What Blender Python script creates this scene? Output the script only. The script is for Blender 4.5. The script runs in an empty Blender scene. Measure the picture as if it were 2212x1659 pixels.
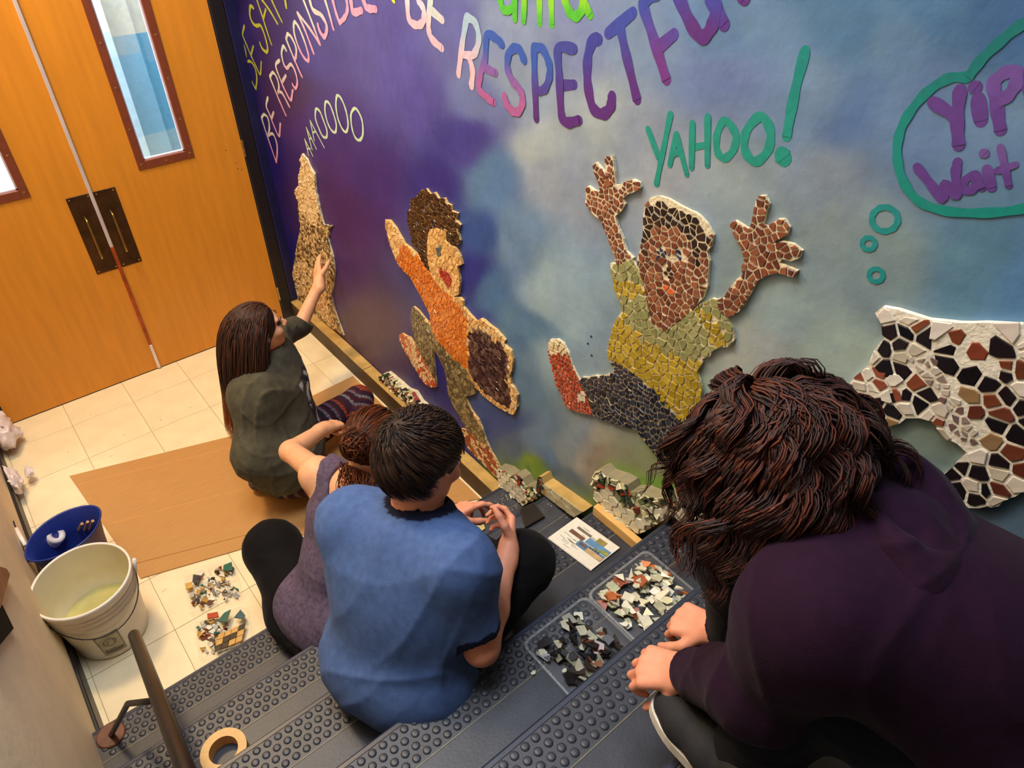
import bpy, math, random
import numpy as np
import openvdb
from mathutils import Vector
random.seed(7); rng=np.random.RandomState(7)
SC=bpy.context.scene; COL=SC.collection

# ------------------------------------------------------------------ camera
CAM=np.array([0.,0.,2.5]); FPX=1525.0; CX,CY=1106.0,829.5
RW=np.array([[0.77247443,-0.63503531,0.00366204],[-0.39886418,-0.48966046,-0.77533219],[0.49415647,0.59746363,-0.63154302]])  # rows: right, down, forward
cam=bpy.data.cameras.new('camera'); cam.sensor_width=36.0; cam.lens=36.0*FPX/2212.0; cam.clip_start=0.05
co=bpy.data.objects.new('camera',cam); COL.objects.link(co)
from mathutils import Matrix
M=Matrix.Identity(4)
for i in range(3):
    M[i][0]=RW[0][i]; M[i][1]=-RW[1][i]; M[i][2]=-RW[2][i]; M[i][3]=CAM[i]
co.matrix_world=M; SC.camera=co
SC.view_settings.view_transform='Standard'; SC.view_settings.look='None'; SC.view_settings.gamma=1.0
SC.view_settings.use_curve_mapping=False
SC.view_settings.exposure=0.08
W=bpy.data.worlds.new('world'); SC.world=W; W.use_nodes=True
W.node_tree.nodes['Background'].inputs[0].default_value=(0.55,0.6,0.75,1); W.node_tree.nodes['Background'].inputs[1].default_value=0.05
def area(name,loc,target,size,power,color,size_y=None):
    l=bpy.data.lights.new(name,'AREA'); l.energy=power; l.color=color; l.size=size
    if size_y: l.shape='RECTANGLE'; l.size_y=size_y
    o=bpy.data.objects.new(name,l); COL.objects.link(o); o.location=loc
    o.rotation_euler=(Vector(target)-Vector(loc)).to_track_quat('-Z','Y').to_euler(); return o
area('landing_light',(-0.05,3.0,3.75),(0.35,2.3,0.0),0.45,72,(1.0,0.74,0.42),0.45)
area('stair_fill',(.35,1.5,4.3),(0.9,1.4,0.5),1.2,88,(0.82,0.89,1.0),1.2)  # added fill with no fixture, brightens the mural and left wall
area('corridor_light',(0.6,4.6,3.3),(1.0,6.0,1.6),0.8,170,(0.85,0.93,1.0))

# ------------------------------------------------------------------ helpers
def ray(px,py): return RW.T@np.array([px-CX,py-CY,FPX])
def F(px,py,z): r=ray(px,py); return r*((z-2.5)/r[2])+CAM          # the point of height z seen at a photo pixel
def WX(px,py,X=1.37): r=ray(px,py); return r*(X/r[0])+CAM            # the point of the plane x=X
def WY(px,py,Y): r=ray(px,py); return r*(Y/r[1])+CAM
def to_px(P): v=RW@(np.asarray(P,float)-CAM); return CX+FPX*v[0]/v[2], CY+FPX*v[1]/v[2]
def lin(c):
    if max(c)>1: c=[v/255.0 for v in c]
    return tuple((v/12.92 if v<=.04045 else ((v+.055)/1.055)**2.4) for v in c)
def N(*v): v=np.array(v,float); return v/np.linalg.norm(v)
def unit(v): v=np.asarray(v,float); return v/(np.linalg.norm(v)+1e-12)
MATS={}
def mat(name,col,rough=.6,metal=0,var=.08,scale=30,bump=0,bscale=60,spec=.5,attr=False,alpha=None,emit=None,trans=0,stretch=None,sheen=0):
    if name in MATS: return MATS[name]
    m=bpy.data.materials.new(name); m.use_nodes=True; nt=m.node_tree; b=nt.nodes['Principled BSDF']
    b.inputs['Roughness'].default_value=rough; b.inputs['Metallic'].default_value=metal; b.inputs['Specular IOR Level'].default_value=spec
    tc=nt.nodes.new('ShaderNodeTexCoord'); src=tc.outputs['Object']
    if stretch:
        mp=nt.nodes.new('ShaderNodeMapping'); mp.inputs['Scale'].default_value=stretch; nt.links.new(src,mp.inputs[0]); src=mp.outputs[0]
    nz=nt.nodes.new('ShaderNodeTexNoise'); nz.inputs['Scale'].default_value=scale; nz.inputs['Detail'].default_value=5
    nt.links.new(src,nz.inputs['Vector'])
    mr=nt.nodes.new('ShaderNodeMapRange'); mr.inputs[1].default_value=.3; mr.inputs[2].default_value=.7; mr.inputs[3].default_value=1-var*1.6; mr.inputs[4].default_value=1+var
    nt.links.new(nz.outputs['Fac'],mr.inputs[0])
    mx=nt.nodes.new('ShaderNodeVectorMath'); mx.operation='SCALE'
    if attr:
        at=nt.nodes.new('ShaderNodeAttribute'); at.attribute_name='Col'; nt.links.new(at.outputs['Color'],mx.inputs[0])
    else: mx.inputs[0].default_value=lin(col)
    nt.links.new(mr.outputs[0],mx.inputs['Scale']); nt.links.new(mx.outputs[0],b.inputs['Base Color'])
    if bump:
        n2=nt.nodes.new('ShaderNodeTexNoise'); n2.inputs['Scale'].default_value=bscale; n2.inputs['Detail'].default_value=6; nt.links.new(src,n2.inputs['Vector'])
        bp=nt.nodes.new('ShaderNodeBump'); bp.inputs['Strength'].default_value=bump; bp.inputs['Distance'].default_value=.01
        nt.links.new(n2.outputs['Fac'],bp.inputs['Height']); nt.links.new(bp.outputs[0],b.inputs['Normal'])
    if trans: b.inputs['Transmission Weight'].default_value=trans
    if alpha is not None: b.inputs['Alpha'].default_value=alpha
    if sheen: b.inputs['Sheen Weight'].default_value=sheen
    if emit: b.inputs['Emission Color'].default_value=lin(emit[0])+(1,); b.inputs['Emission Strength'].default_value=emit[1]
    MATS[name]=m; return m
def origin(o):
    p=np.zeros(3)
    while o is not None: p=p+np.array(o.location); o=o.parent
    return p
def setup(o,label=None,cat=None,group=None,kind=None):
    if label: o['label']=label
    if cat: o['category']=cat
    if group: o['group']=group
    if kind: o['kind']=kind
    return o
def empty(name,loc,label=None,cat=None,group=None,kind=None,parent=None):
    o=bpy.data.objects.new(name,None); COL.objects.link(o); o.empty_display_size=.05
    if parent: o.parent=parent; o.location=np.array(loc)-origin(parent)
    else: o.location=loc
    return setup(o,label,cat,group,kind)
def mesh(name,verts,faces,m,parent=None,smooth=False,cols=None,loc=None,**kw):
    verts=np.asarray(verts,float).reshape(-1,3)
    org=origin(parent) if parent else np.zeros(3)
    if loc is not None: lo=np.asarray(loc,float)
    else: lo=(verts.min(0)+verts.max(0))/2 if len(verts) else org
    me=bpy.data.meshes.new(name)
    me.from_pydata([tuple(v) for v in (verts-lo)],[],[tuple(int(i) for i in f) for f in faces]) if not isinstance(faces,np.ndarray) else fast(me,verts-lo,faces)
    me.update()
    if m: me.materials.append(m)
    if smooth: me.shade_smooth()
    if cols is not None:
        a=me.color_attributes.new('Col','FLOAT_COLOR','POINT'); c=np.ones((len(verts),4),np.float32); c[:,:3]=cols; a.data.foreach_set('color',c.ravel())
    o=bpy.data.objects.new(name,me); COL.objects.link(o)
    if parent: o.parent=parent
    o.location=lo-org
    return setup(o,**kw)
def fast(me,v,f):
    k=f.shape[1]; me.vertices.add(len(v)); me.vertices.foreach_set('co',np.asarray(v,np.float32).ravel())
    me.loops.add(f.size); me.loops.foreach_set('vertex_index',f.astype(np.int32).ravel())
    me.polygons.add(len(f)); me.polygons.foreach_set('loop_start',np.arange(0,f.size,k,dtype=np.int32)); me.polygons.foreach_set('loop_total',np.full(len(f),k,np.int32))
    me.validate()
class MB:
    def __init__(s): s.v=[];s.f=[];s.c=[]
    def add(s,v,f,c=(1,1,1)):
        n=len(s.v); s.v+= [tuple(p) for p in v]; s.f+=[tuple(i+n for i in q) for q in f]; s.c+=[tuple(c)]*len(v) if np.ndim(c)==1 else [tuple(q) for q in c]; return s
    def box(s,a,b,c=(1,1,1),bev=0):
        x0,y0,z0=[min(a[i],b[i]) for i in range(3)]; x1,y1,z1=[max(a[i],b[i]) for i in range(3)]
        if bev:
            e=bev; v=[];idx={}
            # chamfered box from its 24 corner points
            pts=[]
            for sx in (0,1):
                for sy in (0,1):
                    for sz in (0,1):
                        X=(x0,x1)[sx];Y=(y0,y1)[sy];Z=(z0,z1)[sz]; ex=e*(1-2*sx);ey=e*(1-2*sy);ez=e*(1-2*sz)
                        pts+= [(X,Y+ey,Z+ez),(X+ex,Y,Z+ez),(X+ex,Y+ey,Z)]
            return s.hull(pts,c)
        v=[(x0,y0,z0),(x1,y0,z0),(x1,y1,z0),(x0,y1,z0),(x0,y0,z1),(x1,y0,z1),(x1,y1,z1),(x0,y1,z1)]
        return s.add(v,[(0,3,2,1),(4,5,6,7),(0,1,5,4),(1,2,6,5),(2,3,7,6),(3,0,4,7)],c)
    def hull(s,pts,c=(1,1,1)):
        import bmesh
        bm=bmesh.new(); vs=[bm.verts.new(p) for p in pts]; r=bmesh.ops.convex_hull(bm,input=vs)
        bm.verts.ensure_lookup_table(); bm.verts.index_update()
        s.add([tuple(v.co) for v in bm.verts],[tuple(v.index for v in f.verts) for f in bm.faces],c); bm.free(); return s
    def prism(s,poly,off,c=(1,1,1)):
        poly=[np.array(p,float) for p in poly]; off=np.array(off,float); n=len(poly)
        nrm=np.zeros(3)
        for i in range(n): nrm+=np.cross(poly[i],poly[(i+1)%n])
        if np.dot(nrm,off)<0: poly=poly[::-1]
        v=poly+[p+off for p in poly]
        return s.add(v,[tuple(range(n))[::-1],tuple(range(n,2*n))]+[(i,(i+1)%n,(i+1)%n+n,i+n) for i in range(n)],c)
    def tube(s,pts,r,seg=10,c=(1,1,1),cap=True,closed=False):
        pts=[np.array(p,float) for p in pts]; n=len(pts); rs=r if hasattr(r,'__len__') else [r]*n
        v=[];f=[]; prev=None
        for i,p in enumerate(pts):
            if closed: t=unit(pts[(i+1)%n]-pts[i-1])
            else: t=unit(pts[min(i+1,n-1)]-pts[max(i-1,0)])
            if prev is None: a=np.cross(t,(0,0,1) if abs(t[2])<.9 else (1,0,0))
            else: a=prev-t*np.dot(prev,t)
            a=unit(a); prev=a; b=np.cross(t,a)
            for k in range(seg):
                th=2*math.pi*k/seg; v.append(p+(a*math.cos(th)+b*math.sin(th))*rs[i])
        m=n if closed else n-1
        for i in range(m):
            for k in range(seg):
                j=(i+1)%n; f.append((i*seg+k,i*seg+(k+1)%seg,j*seg+(k+1)%seg,j*seg+k))
        if cap and not closed: f+= [tuple(range(seg))[::-1],tuple((n-1)*seg+k for k in range(seg))]
        return s.add(v,f,c)
    def lathe(s,c0,prof,seg=40,c=(1,1,1),axis=(0,0,1)):
        ax=unit(axis); a=unit(np.cross(ax,(0,1,0) if abs(ax[1])<.9 else (1,0,0))); b=np.cross(ax,a); v=[];f=[]; c0=np.array(c0,float)
        for r,z in prof:
            for k in range(seg):
                th=2*math.pi*k/seg; v.append(c0+ax*z+(a*math.cos(th)+b*math.sin(th))*r)
        for i in range(len(prof)-1):
            for k in range(seg): f.append((i*seg+k,i*seg+(k+1)%seg,(i+1)*seg+(k+1)%seg,(i+1)*seg+k))
        return s.add(v,f,c)
    def build(s,name,m,parent=None,smooth=False,colored=False,**kw):
        return mesh(name,s.v,s.f,m,parent,smooth,np.array(s.c) if colored else None,**kw)
def box(name,a,b,m,parent=None,bev=0,**kw): return MB().box(a,b,bev=bev).build(name,m,parent,**kw)
def smooth_line(pts,n=6,closed=False):
    P=[np.array(p,float) for p in pts]
    if len(P)<3 and not closed:
        return [P[0]+(P[-1]-P[0])*t for t in np.linspace(0,1,5)]
    out=[]; m=len(P)
    for i in range(m if closed else m-1):
        p0=P[i-1] if (closed or i>0) else P[0]*2-P[1]; p1=P[i]; p2=P[(i+1)%m]; p3=P[(i+2)%m] if (closed or i+2<m) else P[-1]*2-P[-2]
        for k in range(n):
            t=k/n; out.append(.5*((2*p1)+(-p0+p2)*t+(2*p0-5*p1+4*p2-p3)*t*t+(-p0+3*p1-3*p2+p3)*t**3))
    if not closed: out.append(P[-1])
    return out
# ------------------------------------------------------------------ the room
H_C=4.5; XW=1.37; XL=-0.372; YD=3.757; RZ=.18; TD=.282; Y1=1.672; NST=11
m_plaster=mat('plaster_cream',(238,216,174),.75,var=.05,scale=6,bump=.12,bscale=40)
m_floor=mat('floor_tile',(238,220,178),.38,var=.05,scale=9,bump=.03,bscale=90)
m_grout=mat('floor_joint',(176,158,120),.8)
m_black=mat('black_rubber',(26,22,26),.45,var=.1)
m_door=mat('door_veneer',(212,138,38),.42,var=.06,scale=5,stretch=(7,7,.6),bump=.02)
m_frame=mat('window_frame_metal',(120,58,34),.5,var=.08)
m_ceil=mat('ceiling_white',(225,222,212),.8)
box('ceiling',(XL-.1,-3.4,H_C),(XW+.1,YD+.1,H_C+.1),m_ceil,kind='structure')
# floor of square vinyl tiles
fl=box('floor',(XL-.1,Y1-.3,-.05),(XW+.12,YD+.12,-.003),m_grout,kind='structure')
tm=None
xs=[-.0375+.3048*k for k in range(-2,6)]; ys=[3.545-.3048*k for k in range(-1,8)]
for x in xs:
    for y in ys:
        a,b=max(x,XL-.05),min(x+.3048,XW+.05); c_,d=max(y-.3048,Y1-.28),min(y,YD+.05)
        if b-a<.02 or d-c_<.02: continue
        g=.0011
        t=MB().box((a+g,c_+g,-.004),(b-g,d-g,.0),bev=.0006).build('tile',m_floor,fl)
m_scuff=mat('floor_scuff',(190,160,115),.6)
mb=MB()
for (px,py) in ((195,896),(268,940),(347,906),(440,1065),(147,977),(330,925),(240,985),(412,880),(180,1215),(355,1275)):
    p=F(px,py,.0004); l=rng.uniform(.004,.012); a=rng.uniform(0,3); v=np.array([math.cos(a),math.sin(a),0])*l; w=np.array([-math.sin(a),math.cos(a),0])*.002
    mb.add([p-v-w,p+v-w*.3,p+v+w,p-v+w*.5],[(0,1,2,3)])
mb.build('scuff_marks',m_scuff,fl,kind='stuff')
# left wall with black baseboard
box('wall_left',(XL-.15,-3.4,-.05),(XL,YD+.1,H_C),m_plaster,kind='structure')
box('baseboard_left',(XL,Y1+.0,0),(XL+.012,YD-.03,.1),m_black,bev=.003,kind='structure')
box('wall_back',(XL-.1,-3.5,0),(XW+.1,-3.38,H_C),m_plaster,kind='structure')
# door wall: header above, jambs at both sides
m_jamb=mat('jamb_black',(20,15,22),.5)
m_navy=mat('casing_navy',(14,16,70),.5,var=.2,scale=12)
dw=empty('wall_front',(0,YD,0),kind='structure')
box('header',(XL-.1,YD,2.16),(XW+.1,YD+.14,H_C),m_plaster,dw)
box('jamb',(1.249,YD-.006,0),(1.318,YD+.14,2.16),m_jamb,dw,bev=.004)
box('casing',(1.318,YD-.01,0),(XW+.02,YD+.14,2.16),m_navy,dw,bev=.003)
box('jamb',(XL-.02,YD-.006,0),(-.285,YD+.14,2.16),m_jamb,dw,bev=.004)
m_brass=mat('hinge_brass',(190,170,120),.3,metal=.9)
for (px,py) in ((526,318),(600,632)):
    p=WY(px,py,YD)
    mb=MB()
    for k in range(5): mb.tube([(1.247,YD-.012,p[2]-.045+.018*k),(1.247,YD-.012,p[2]-.029+.018*k)],.006,8)
    mb.build('hinge',m_brass,dw)
m_glass=mat('window_glass',(235,240,245),.05,trans=1.0,alpha=.25,var=0)
m_screw=mat('screw_brass',(205,165,80),.3,metal=.8)
m_plate=mat('pull_plate_bronze',(92,66,40),.38,metal=.75,var=.25,scale=14)
m_pull=mat('pull_brass',(170,150,90),.25,metal=.95)
m_hole=mat('hole_dark',(35,22,12),.8)
def leaf(name,x0,x1,wx0,wx1,px0,px1,hx):
    d=empty(name,((x0+x1)/2,YD+.02,0),kind='structure')
    fx0,fx1=wx0+.012,wx1-.012; z0,z1=1.135,1.985; T=.044
    mb=MB()
    mb.box((x0,YD,.006),(fx0,YD+T,2.13)); mb.box((fx1,YD,.006),(x1,YD+T,2.13)); mb.box((fx0,YD,.006),(fx1,YD+T,z0)); mb.box((fx0,YD,z1),(fx1,YD+T,2.13))
    mb.build('door_slab',m_door,d)
    # metal light frame, proud of the veneer
    fr=MB(); a0,a1,b0,b1=wx0,wx1,1.115,2.0; w=.036
    for (p,q) in (((a0,b0),(a0+w,b1)),((a1-w,b0),(a1,b1)),((a0+w,b0),(a1-w,b0+w+.004)),((a0+w,b1-w),(a1-w,b1))):
        fr.box((p[0],YD-.007,p[1]),(q[0],YD+.012,q[1]),bev=.0025)
    f=fr.build('window_frame',m_frame,d)
    m_bead=mat('glazing_bead',(205,190,200),.4)
    bd=MB()
    for (p,q) in (((a0+w,b0+w),(a0+w+.007,b1-w)),((a1-w-.007,b0+w),(a1-w,b1-w)),((a0+w,b0+w),(a1-w,b0+w+.01)) ):
        bd.box((p[0],YD+.004,p[1]),(q[0],YD+.02,q[1]))
    bd.build('glazing_bead',m_bead,f)
    box('pane',(a0+w,YD+.02,b0+w),(a1-w,YD+.025,b1-w),m_glass,f)
    for z in (1.13,1.30,1.49,1.68,1.87):
        for x in (a0+w/2,a1-w/2):
            MB().lathe((x,YD-.0068,z+.012),[(0.0055,0),(.005,.002),(.0,.003)],8,axis=(0,-1,0)).build('screw',m_screw,f)
    MB().lathe(((a0+a1)/2,YD-.0068,b0+w/2),[(0.0055,0),(.005,.002),(.0,.003)],8,axis=(0,-1,0)).build('screw',m_screw,f)
    pl=MB().box((px0,YD-.003,.657),(px1,YD+.001,1.066),bev=.001).build('pull_plate',m_plate,d)
    z0,z1=.745,.955
    MB().tube(smooth_line([(hx,YD-.002,z1+.006),(hx,YD-.03,z1),(hx,YD-.042,z1-.02),(hx,YD-.042,(z0+z1)/2),(hx,YD-.042,z0+.02),(hx,YD-.03,z0),(hx,YD-.002,z0-.006)],5),.0055,10).build('pull_handle',m_pull,pl,smooth=True)
    for (x,z) in ((px0+.012,.67),(px0+.012,1.053),(px1-.012,.67),(px1-.012,1.053)):
        MB().lathe((x,YD-.003,z),[(.004,0),(.003,.0015),(0,.002)],8,axis=(0,-1,0)).build('screw',m_screw,pl)
    return d
d1=leaf('door_1',.480,1.244,.718,.992,.487,.588,.530)
d2=leaf('door_2',-.282,.474,-.036,.238,.366,.474,.412)
for (px,py) in ((488,325),(510,352),(514,364),(523,366)):
    p=WY(px,py,YD); MB().lathe((p[0],YD-.0005,p[2]),[(.0028,0),(0,.0004)],8,axis=(0,-1,0)).build('screw_hole',m_hole,d1)
m_astr=mat('astragal_white',(225,215,215),.3,metal=.3,var=.1,scale=12,stretch=(1,1,.4))
m_astr2=mat('astragal_red_brown',(170,70,30),.4,metal=.2,var=.3,scale=12)  # red-brown tone for the lower length of the strip
box('astragal',(.468,YD-.012,.78),(.484,YD-.0005,2.13),m_astr,d2,bev=.002,label='bright metal edge strip')
box('astragal',(.468,YD-.012,.17),(.484,YD-.0005,.78),m_astr2,d2,bev=.002,label='red-brown lower length of the edge strip')
box('astragal',(.468,YD-.012,.008),(.484,YD-.0005,.17),m_astr,d2,bev=.002)
box('threshold',(-.282,YD+.0,0.0005),(1.244,YD+.045,.005),m_black,dw)
# corridor beyond the doors
m_cblue=mat('corridor_blue',(92,168,216),.7,var=.08,scale=40); m_ccream=mat('corridor_cream',(228,225,205),.8)
YB=6.1
def corner_x(px,py,Y): return WY(px,py,Y)[0]
zl=WY(270,76,YB)[2]
xc=WY(270,170,YB)[0]
cw=empty('wall_corridor',(0,YB,0),kind='structure')
box('lower_wall',(xc-.0,YB,-.05),(4.2,YB+.1,zl),m_cblue,cw); box('upper_wall',(xc-.0,YB,zl),(4.2,YB+.1,3.6),m_ccream,cw)
Yp=YB-.5; xp=WY(271,170,Yp)[0]; zp=WY(232,70,Yp)[2]
box('lower_pier',(xp-.5,Yp,-.05),(xp,YB-.0,zp),mat('corridor_blue_lit',(176,214,240),.6),cw); box('upper_pier',(xp-.5,Yp,zp),(xp,YB,3.6),m_ccream,cw)  # pier has the same blue paint, coloured paler to look brightly lit
box('floor_corridor',(-3,YD+.13,-.06),(4.2,YB,-.01),m_floor,kind='structure')
m_day=mat('daylight_window',(240,242,255),.5,emit=((240,243,255),1.6))
box('window_1',(-3,Yp+.05,0.2),(xp-.5,Yp+.1,2.9),m_day,kind='structure')

# ------------------------------------------------------------------ mural wall
pal=[(470,10,15,12,70),(560,50,40,32,105),(500,200,14,18,95),(560,350,28,20,110),(600,450,40,25,100),(620,560,25,20,110),(700,250,60,40,125),(620,200,55,35,95),(690,110,60,55,140),(850,150,78,76,158),(900,220,74,72,155),(800,60,72,70,150),(750,450,62,35,108),(700,600,60,35,112),(800,400,56,40,122),(950,400,44,44,132),(800,720,78,56,88),(850,800,66,50,102),(950,750,40,40,132),(950,900,35,38,128),(900,840,45,35,115),(1000,950,32,45,135),(1010,600,42,52,140),(1030,500,46,80,150),(1022,700,42,55,150),(1060,400,84,124,168),(1000,300,60,58,142),(1040,230,100,115,165),(1100,50,122,140,176),(980,60,88,94,160),(1150,300,155,170,180),(1200,400,142,156,176),(1100,500,112,146,178),(1070,650,74,116,164),(1130,700,90,130,165),(1200,650,130,156,170),(1200,800,125,150,165),(1150,950,90,118,152),(1080,920,50,80,145),(1120,830,95,130,160),(1250,950,124,138,146),(1200,1030,88,116,130),(1300,980,150,150,132),(1350,1000,150,152,128),(1400,100,116,140,175),(1550,150,106,126,166),(1600,60,96,130,166),(1800,60,76,116,152),(2000,50,70,110,152),(2150,30,60,100,146),(1900,150,95,130,160),(1700,200,106,134,166),(1350,350,142,156,172),(1500,450,138,156,166),(1700,400,128,146,160),(1800,350,124,140,156),(1850,250,86,116,160),(2000,250,95,125,165),(2100,300,100,130,166),(1800,500,136,154,158),(1900,550,128,150,154),(2100,550,92,132,156),(2200,620,80,120,156),(1600,600,134,154,160),(1650,750,144,152,150),(1750,700,128,148,150),(1800,800,134,152,146),(1850,1000,124,142,136),(1950,1000,128,148,140),(2000,1100,118,138,136),(2150,1180,96,122,142),(1130,1030,100,130,70),(1150,1015,130,158,50),(1185,1040,120,150,60),(1230,1085,118,140,60),(1390,1050,128,155,80),(1440,1060,112,155,58),(1350,1070,120,150,62),(1260,1000,100,125,140),(1450,400,150,160,170),(1250,250,150,165,175),(1250,120,120,135,172),(1130,200,140,158,178),(1320,1015,165,152,130),(1290,985,150,148,138),(1230,1020,88,116,130),(1250,1050,100,128,110),(1200,985,88,116,150),(1160,985,90,118,140),(1110,975,75,105,140),(1420,1010,140,146,110),(1500,1000,125,140,135),(1500,1150,120,138,120),(1400,1150,120,130,100),(1300,900,130,145,148),(1600,950,130,148,146),(1700,1150,120,138,132),(1480,1080,120,140,100),(1130,1012,122,156,48),(1155,1030,126,160,50),(1175,1062,120,155,55),(1205,1075,118,150,58),(1240,1098,120,150,62),(1258,1085,118,146,70),(1105,1008,110,140,70),(1400,1062,116,156,60),(1425,1045,118,160,64),(1455,1075,114,152,60),(1380,1035,128,156,84)]
pal=np.array(pal,float); lowr=(pal[:,1]>600)&(pal[:,0]>1140)&(pal[:,1]<1000); pal[lowr,2:]=np.minimum(pal[lowr,2:]*1.12+4,235); lp=np.array([lin(p[2:]) for p in pal])  # lower-right mural colours lightened, standing in for light that falls short there
ny,nz=260,230
Yg=np.linspace(-3.4,YD,ny); Zg=np.linspace(-.05,H_C,nz)
YY,ZZ=np.meshgrid(Yg,Zg,indexing='ij'); P=np.stack([np.full(YY.size,XW),YY.ravel(),ZZ.ravel()],1)
V=(P-CAM)@RW.T; zc=np.maximum(V[:,2],.3); U=np.stack([CX+FPX*V[:,0]/zc,CY+FPX*V[:,1]/zc],1)
U[V[:,2]<.3]=(2212,300); U=np.clip(U,(430,-60),(2260,1400))
wob=26*np.stack([np.sin(P[:,1]*9+P[:,2]*5)+.7*np.sin(P[:,2]*17+P[:,1]*7+1),np.sin(P[:,2]*11-P[:,1]*6)+.6*np.sin(P[:,1]*21+2)],1)*np.clip((U[:,:1]-900)/400,0.12,1)
Uw=U+wob
D2=((Uw[:,None,:]-pal[None,:,:2])**2).sum(2)+60; Wt=D2**-2.3; mural_col=(Wt@lp)/Wt.sum(1,keepdims=True)
idx=np.arange(ny*nz).reshape(ny,nz); fq=np.stack([idx[:-1,:-1],idx[:-1,1:],idx[1:,1:],idx[1:,:-1]],-1).reshape(-1,4)
m_mural=mat('mural_paint',(120,140,170),.42,attr=True,var=.1,scale=7,bump=.2,bscale=26,spec=.4)
nt=m_mural.node_tree
# a second, finer brush mottling that pulls the paint towards pale grey-green
n2=nt.nodes.new('ShaderNodeTexNoise'); n2.inputs['Scale'].default_value=4.5; n2.inputs['Detail'].default_value=9; n2.inputs['Roughness'].default_value=.62
tcn=[n for n in nt.nodes if n.type=='TEX_COORD'][0]; nt.links.new(tcn.outputs['Object'],n2.inputs['Vector'])
bs=nt.nodes['Principled BSDF']; l=bs.inputs['Base Color'].links[0]; src=l.from_socket
ov=nt.nodes.new('ShaderNodeMix'); ov.data_type='RGBA'; ov.blend_type='OVERLAY'; ov.inputs[0].default_value=.22
rp=nt.nodes.new('ShaderNodeValToRGB'); rp.color_ramp.elements[0].position=.36; rp.color_ramp.elements[0].color=lin((96,118,178))+(1,); rp.color_ramp.elements[1].position=.64; rp.color_ramp.elements[1].color=lin((214,212,190))+(1,)
nt.links.new(n2.outputs['Fac'],rp.inputs[0]); nt.links.new(src,ov.inputs[6]); nt.links.new(rp.outputs[0],ov.inputs[7]); nt.links.new(ov.outputs[2],bs.inputs['Base Color'])
wr=mesh('wall_right',P,fq[:,::-1].copy(),m_mural,None,True,mural_col,loc=(XW,0,0),kind='structure')
box('wall_core',(XW+.004,-3.4,-.05),(XW+.12,YD+.1,H_C),m_plaster,wr)

# painted lettering: brush strokes lying on the wall
m_paint=mat('letter_paint',(1,1,1),.4,attr=True,var=.08,scale=60)
LA=lambda x,y:(500+x/8.295,y/8.295); LB=lambda x,y:(550+x/7.212,130+y/7.212); LC=lambda x,y:(650+x/6.703,y/6.703)
LD=lambda x,y:(980+x/5.531,y/5.531); L3=lambda x,y:(1100+x/2.765,y/2.765); L4=lambda x,y:(1600+x/3.606,y/3.606); L0=lambda x,y:(x,y)
SN=[0]
def letter(name,tr,strokes,w,ctop,cbot=None,closed=False,zr=None):
    mb=MB(); cb=cbot or ctop
    world=[[WX(*tr(*p),XW) for p in s] for s in strokes]
    allz=[p[2] for s in world for p in s]; zmin,zmax=(min(allz),max(allz)) if zr is None else zr
    for si,s in enumerate(world):
        L=smooth_line(s,7,closed); SN[0]+=1; x=XW-.0009-.00008*(SN[0]%12); n=len(L); vs=[];cs=[]
        ww=w[si] if hasattr(w,'__len__') else w
        for i,p in enumerate(L):
            if closed: t=L[(i+1)%n]-L[i-1]
            else: t=L[min(i+1,n-1)]-L[max(i-1,0)]
            t=unit(np.array([0,t[1],t[2]])); nn=np.array([0,-t[2],t[1]]); hw=ww/2*(1+.1*math.sin(i*.9+si))
            vs+=[(x-(0 if closed else i)*.00002,*(p+nn*hw)[1:]),(x-(0 if closed else i)*.00002,*(p-nn*hw)[1:])]
            k=min(max((p[2]-zmin)/(zmax-zmin+1e-6),0),1); k=min(max((k-.5)*1.8+.5,0),1); c=np.array(lin(cb))*(1-k)+np.array(lin(ctop))*k; cs+=[c,c]
        m=n if closed else n-1
        fs=[(2*i,2*((i+1)%n),2*((i+1)%n)+1,2*i+1) for i in range(m)]
        if not closed:
            for e in (0,n-1):
                b=len(vs); c0=np.array([x+.0003+(.0002 if e else 0),L[e][1],L[e][2]]); vs.append(c0);cs.append(cs[2*e])
                for k in range(10): a=2*math.pi*k/10; vs.append(c0+np.array([0,math.cos(a),math.sin(a)])*ww/2*.96); cs.append(cs[2*e])
                fs+=[(b,b+1+k,b+1+(k+1)%10) for k in range(10)]
        # faces look into the room (-x)
        out=[]
        for f in fs:
            a,b_,c_=np.array(vs[f[0]]),np.array(vs[f[1]]),np.array(vs[f[2]])
            out.append(f if np.cross(b_-a,c_-a)[0]<0 else f[::-1])
        mb.add(vs,out,cs)
    mb.build(name,m_paint,wr,colored=True)
OL=(158,170,60); G1=(196,206,200); PK=(205,150,188)
S_=.0155
letter('painted_letter',LA,[[(125,750),(125,900),(200,1100),(280,1280),(440,1600)],[(125,750),(180,735),(240,850),(268,1000),(245,1140)],[(240,1150),(330,1095),(420,1200),(460,1400),(440,1600)]],.013,OL)
letter('painted_letter',LA,[[(235,460),(205,620),(250,740),(350,980),(430,1150),(520,1330),(540,1110)],[(355,980),(395,830)]],.013,OL)
letter('painted_letter',LA,[[(395,140),(345,110),(335,260),(380,400),(450,460),(530,460),(610,650),(655,850),(640,930),(570,880),(515,770)]],.016,OL)
letter('painted_letter',LA,[[(440,-60),(520,170),(600,420),(720,790)],[(510,-60),(680,170),(830,420)],[(580,320),(620,170)]],.014,OL)
letter('painted_letter',LA,[[(700,-60),(820,200),(910,385)]],.014,OL)
letter('painted_star',LA,[[(960,-40),(980,60),(985,120)]],.02,OL)
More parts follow.
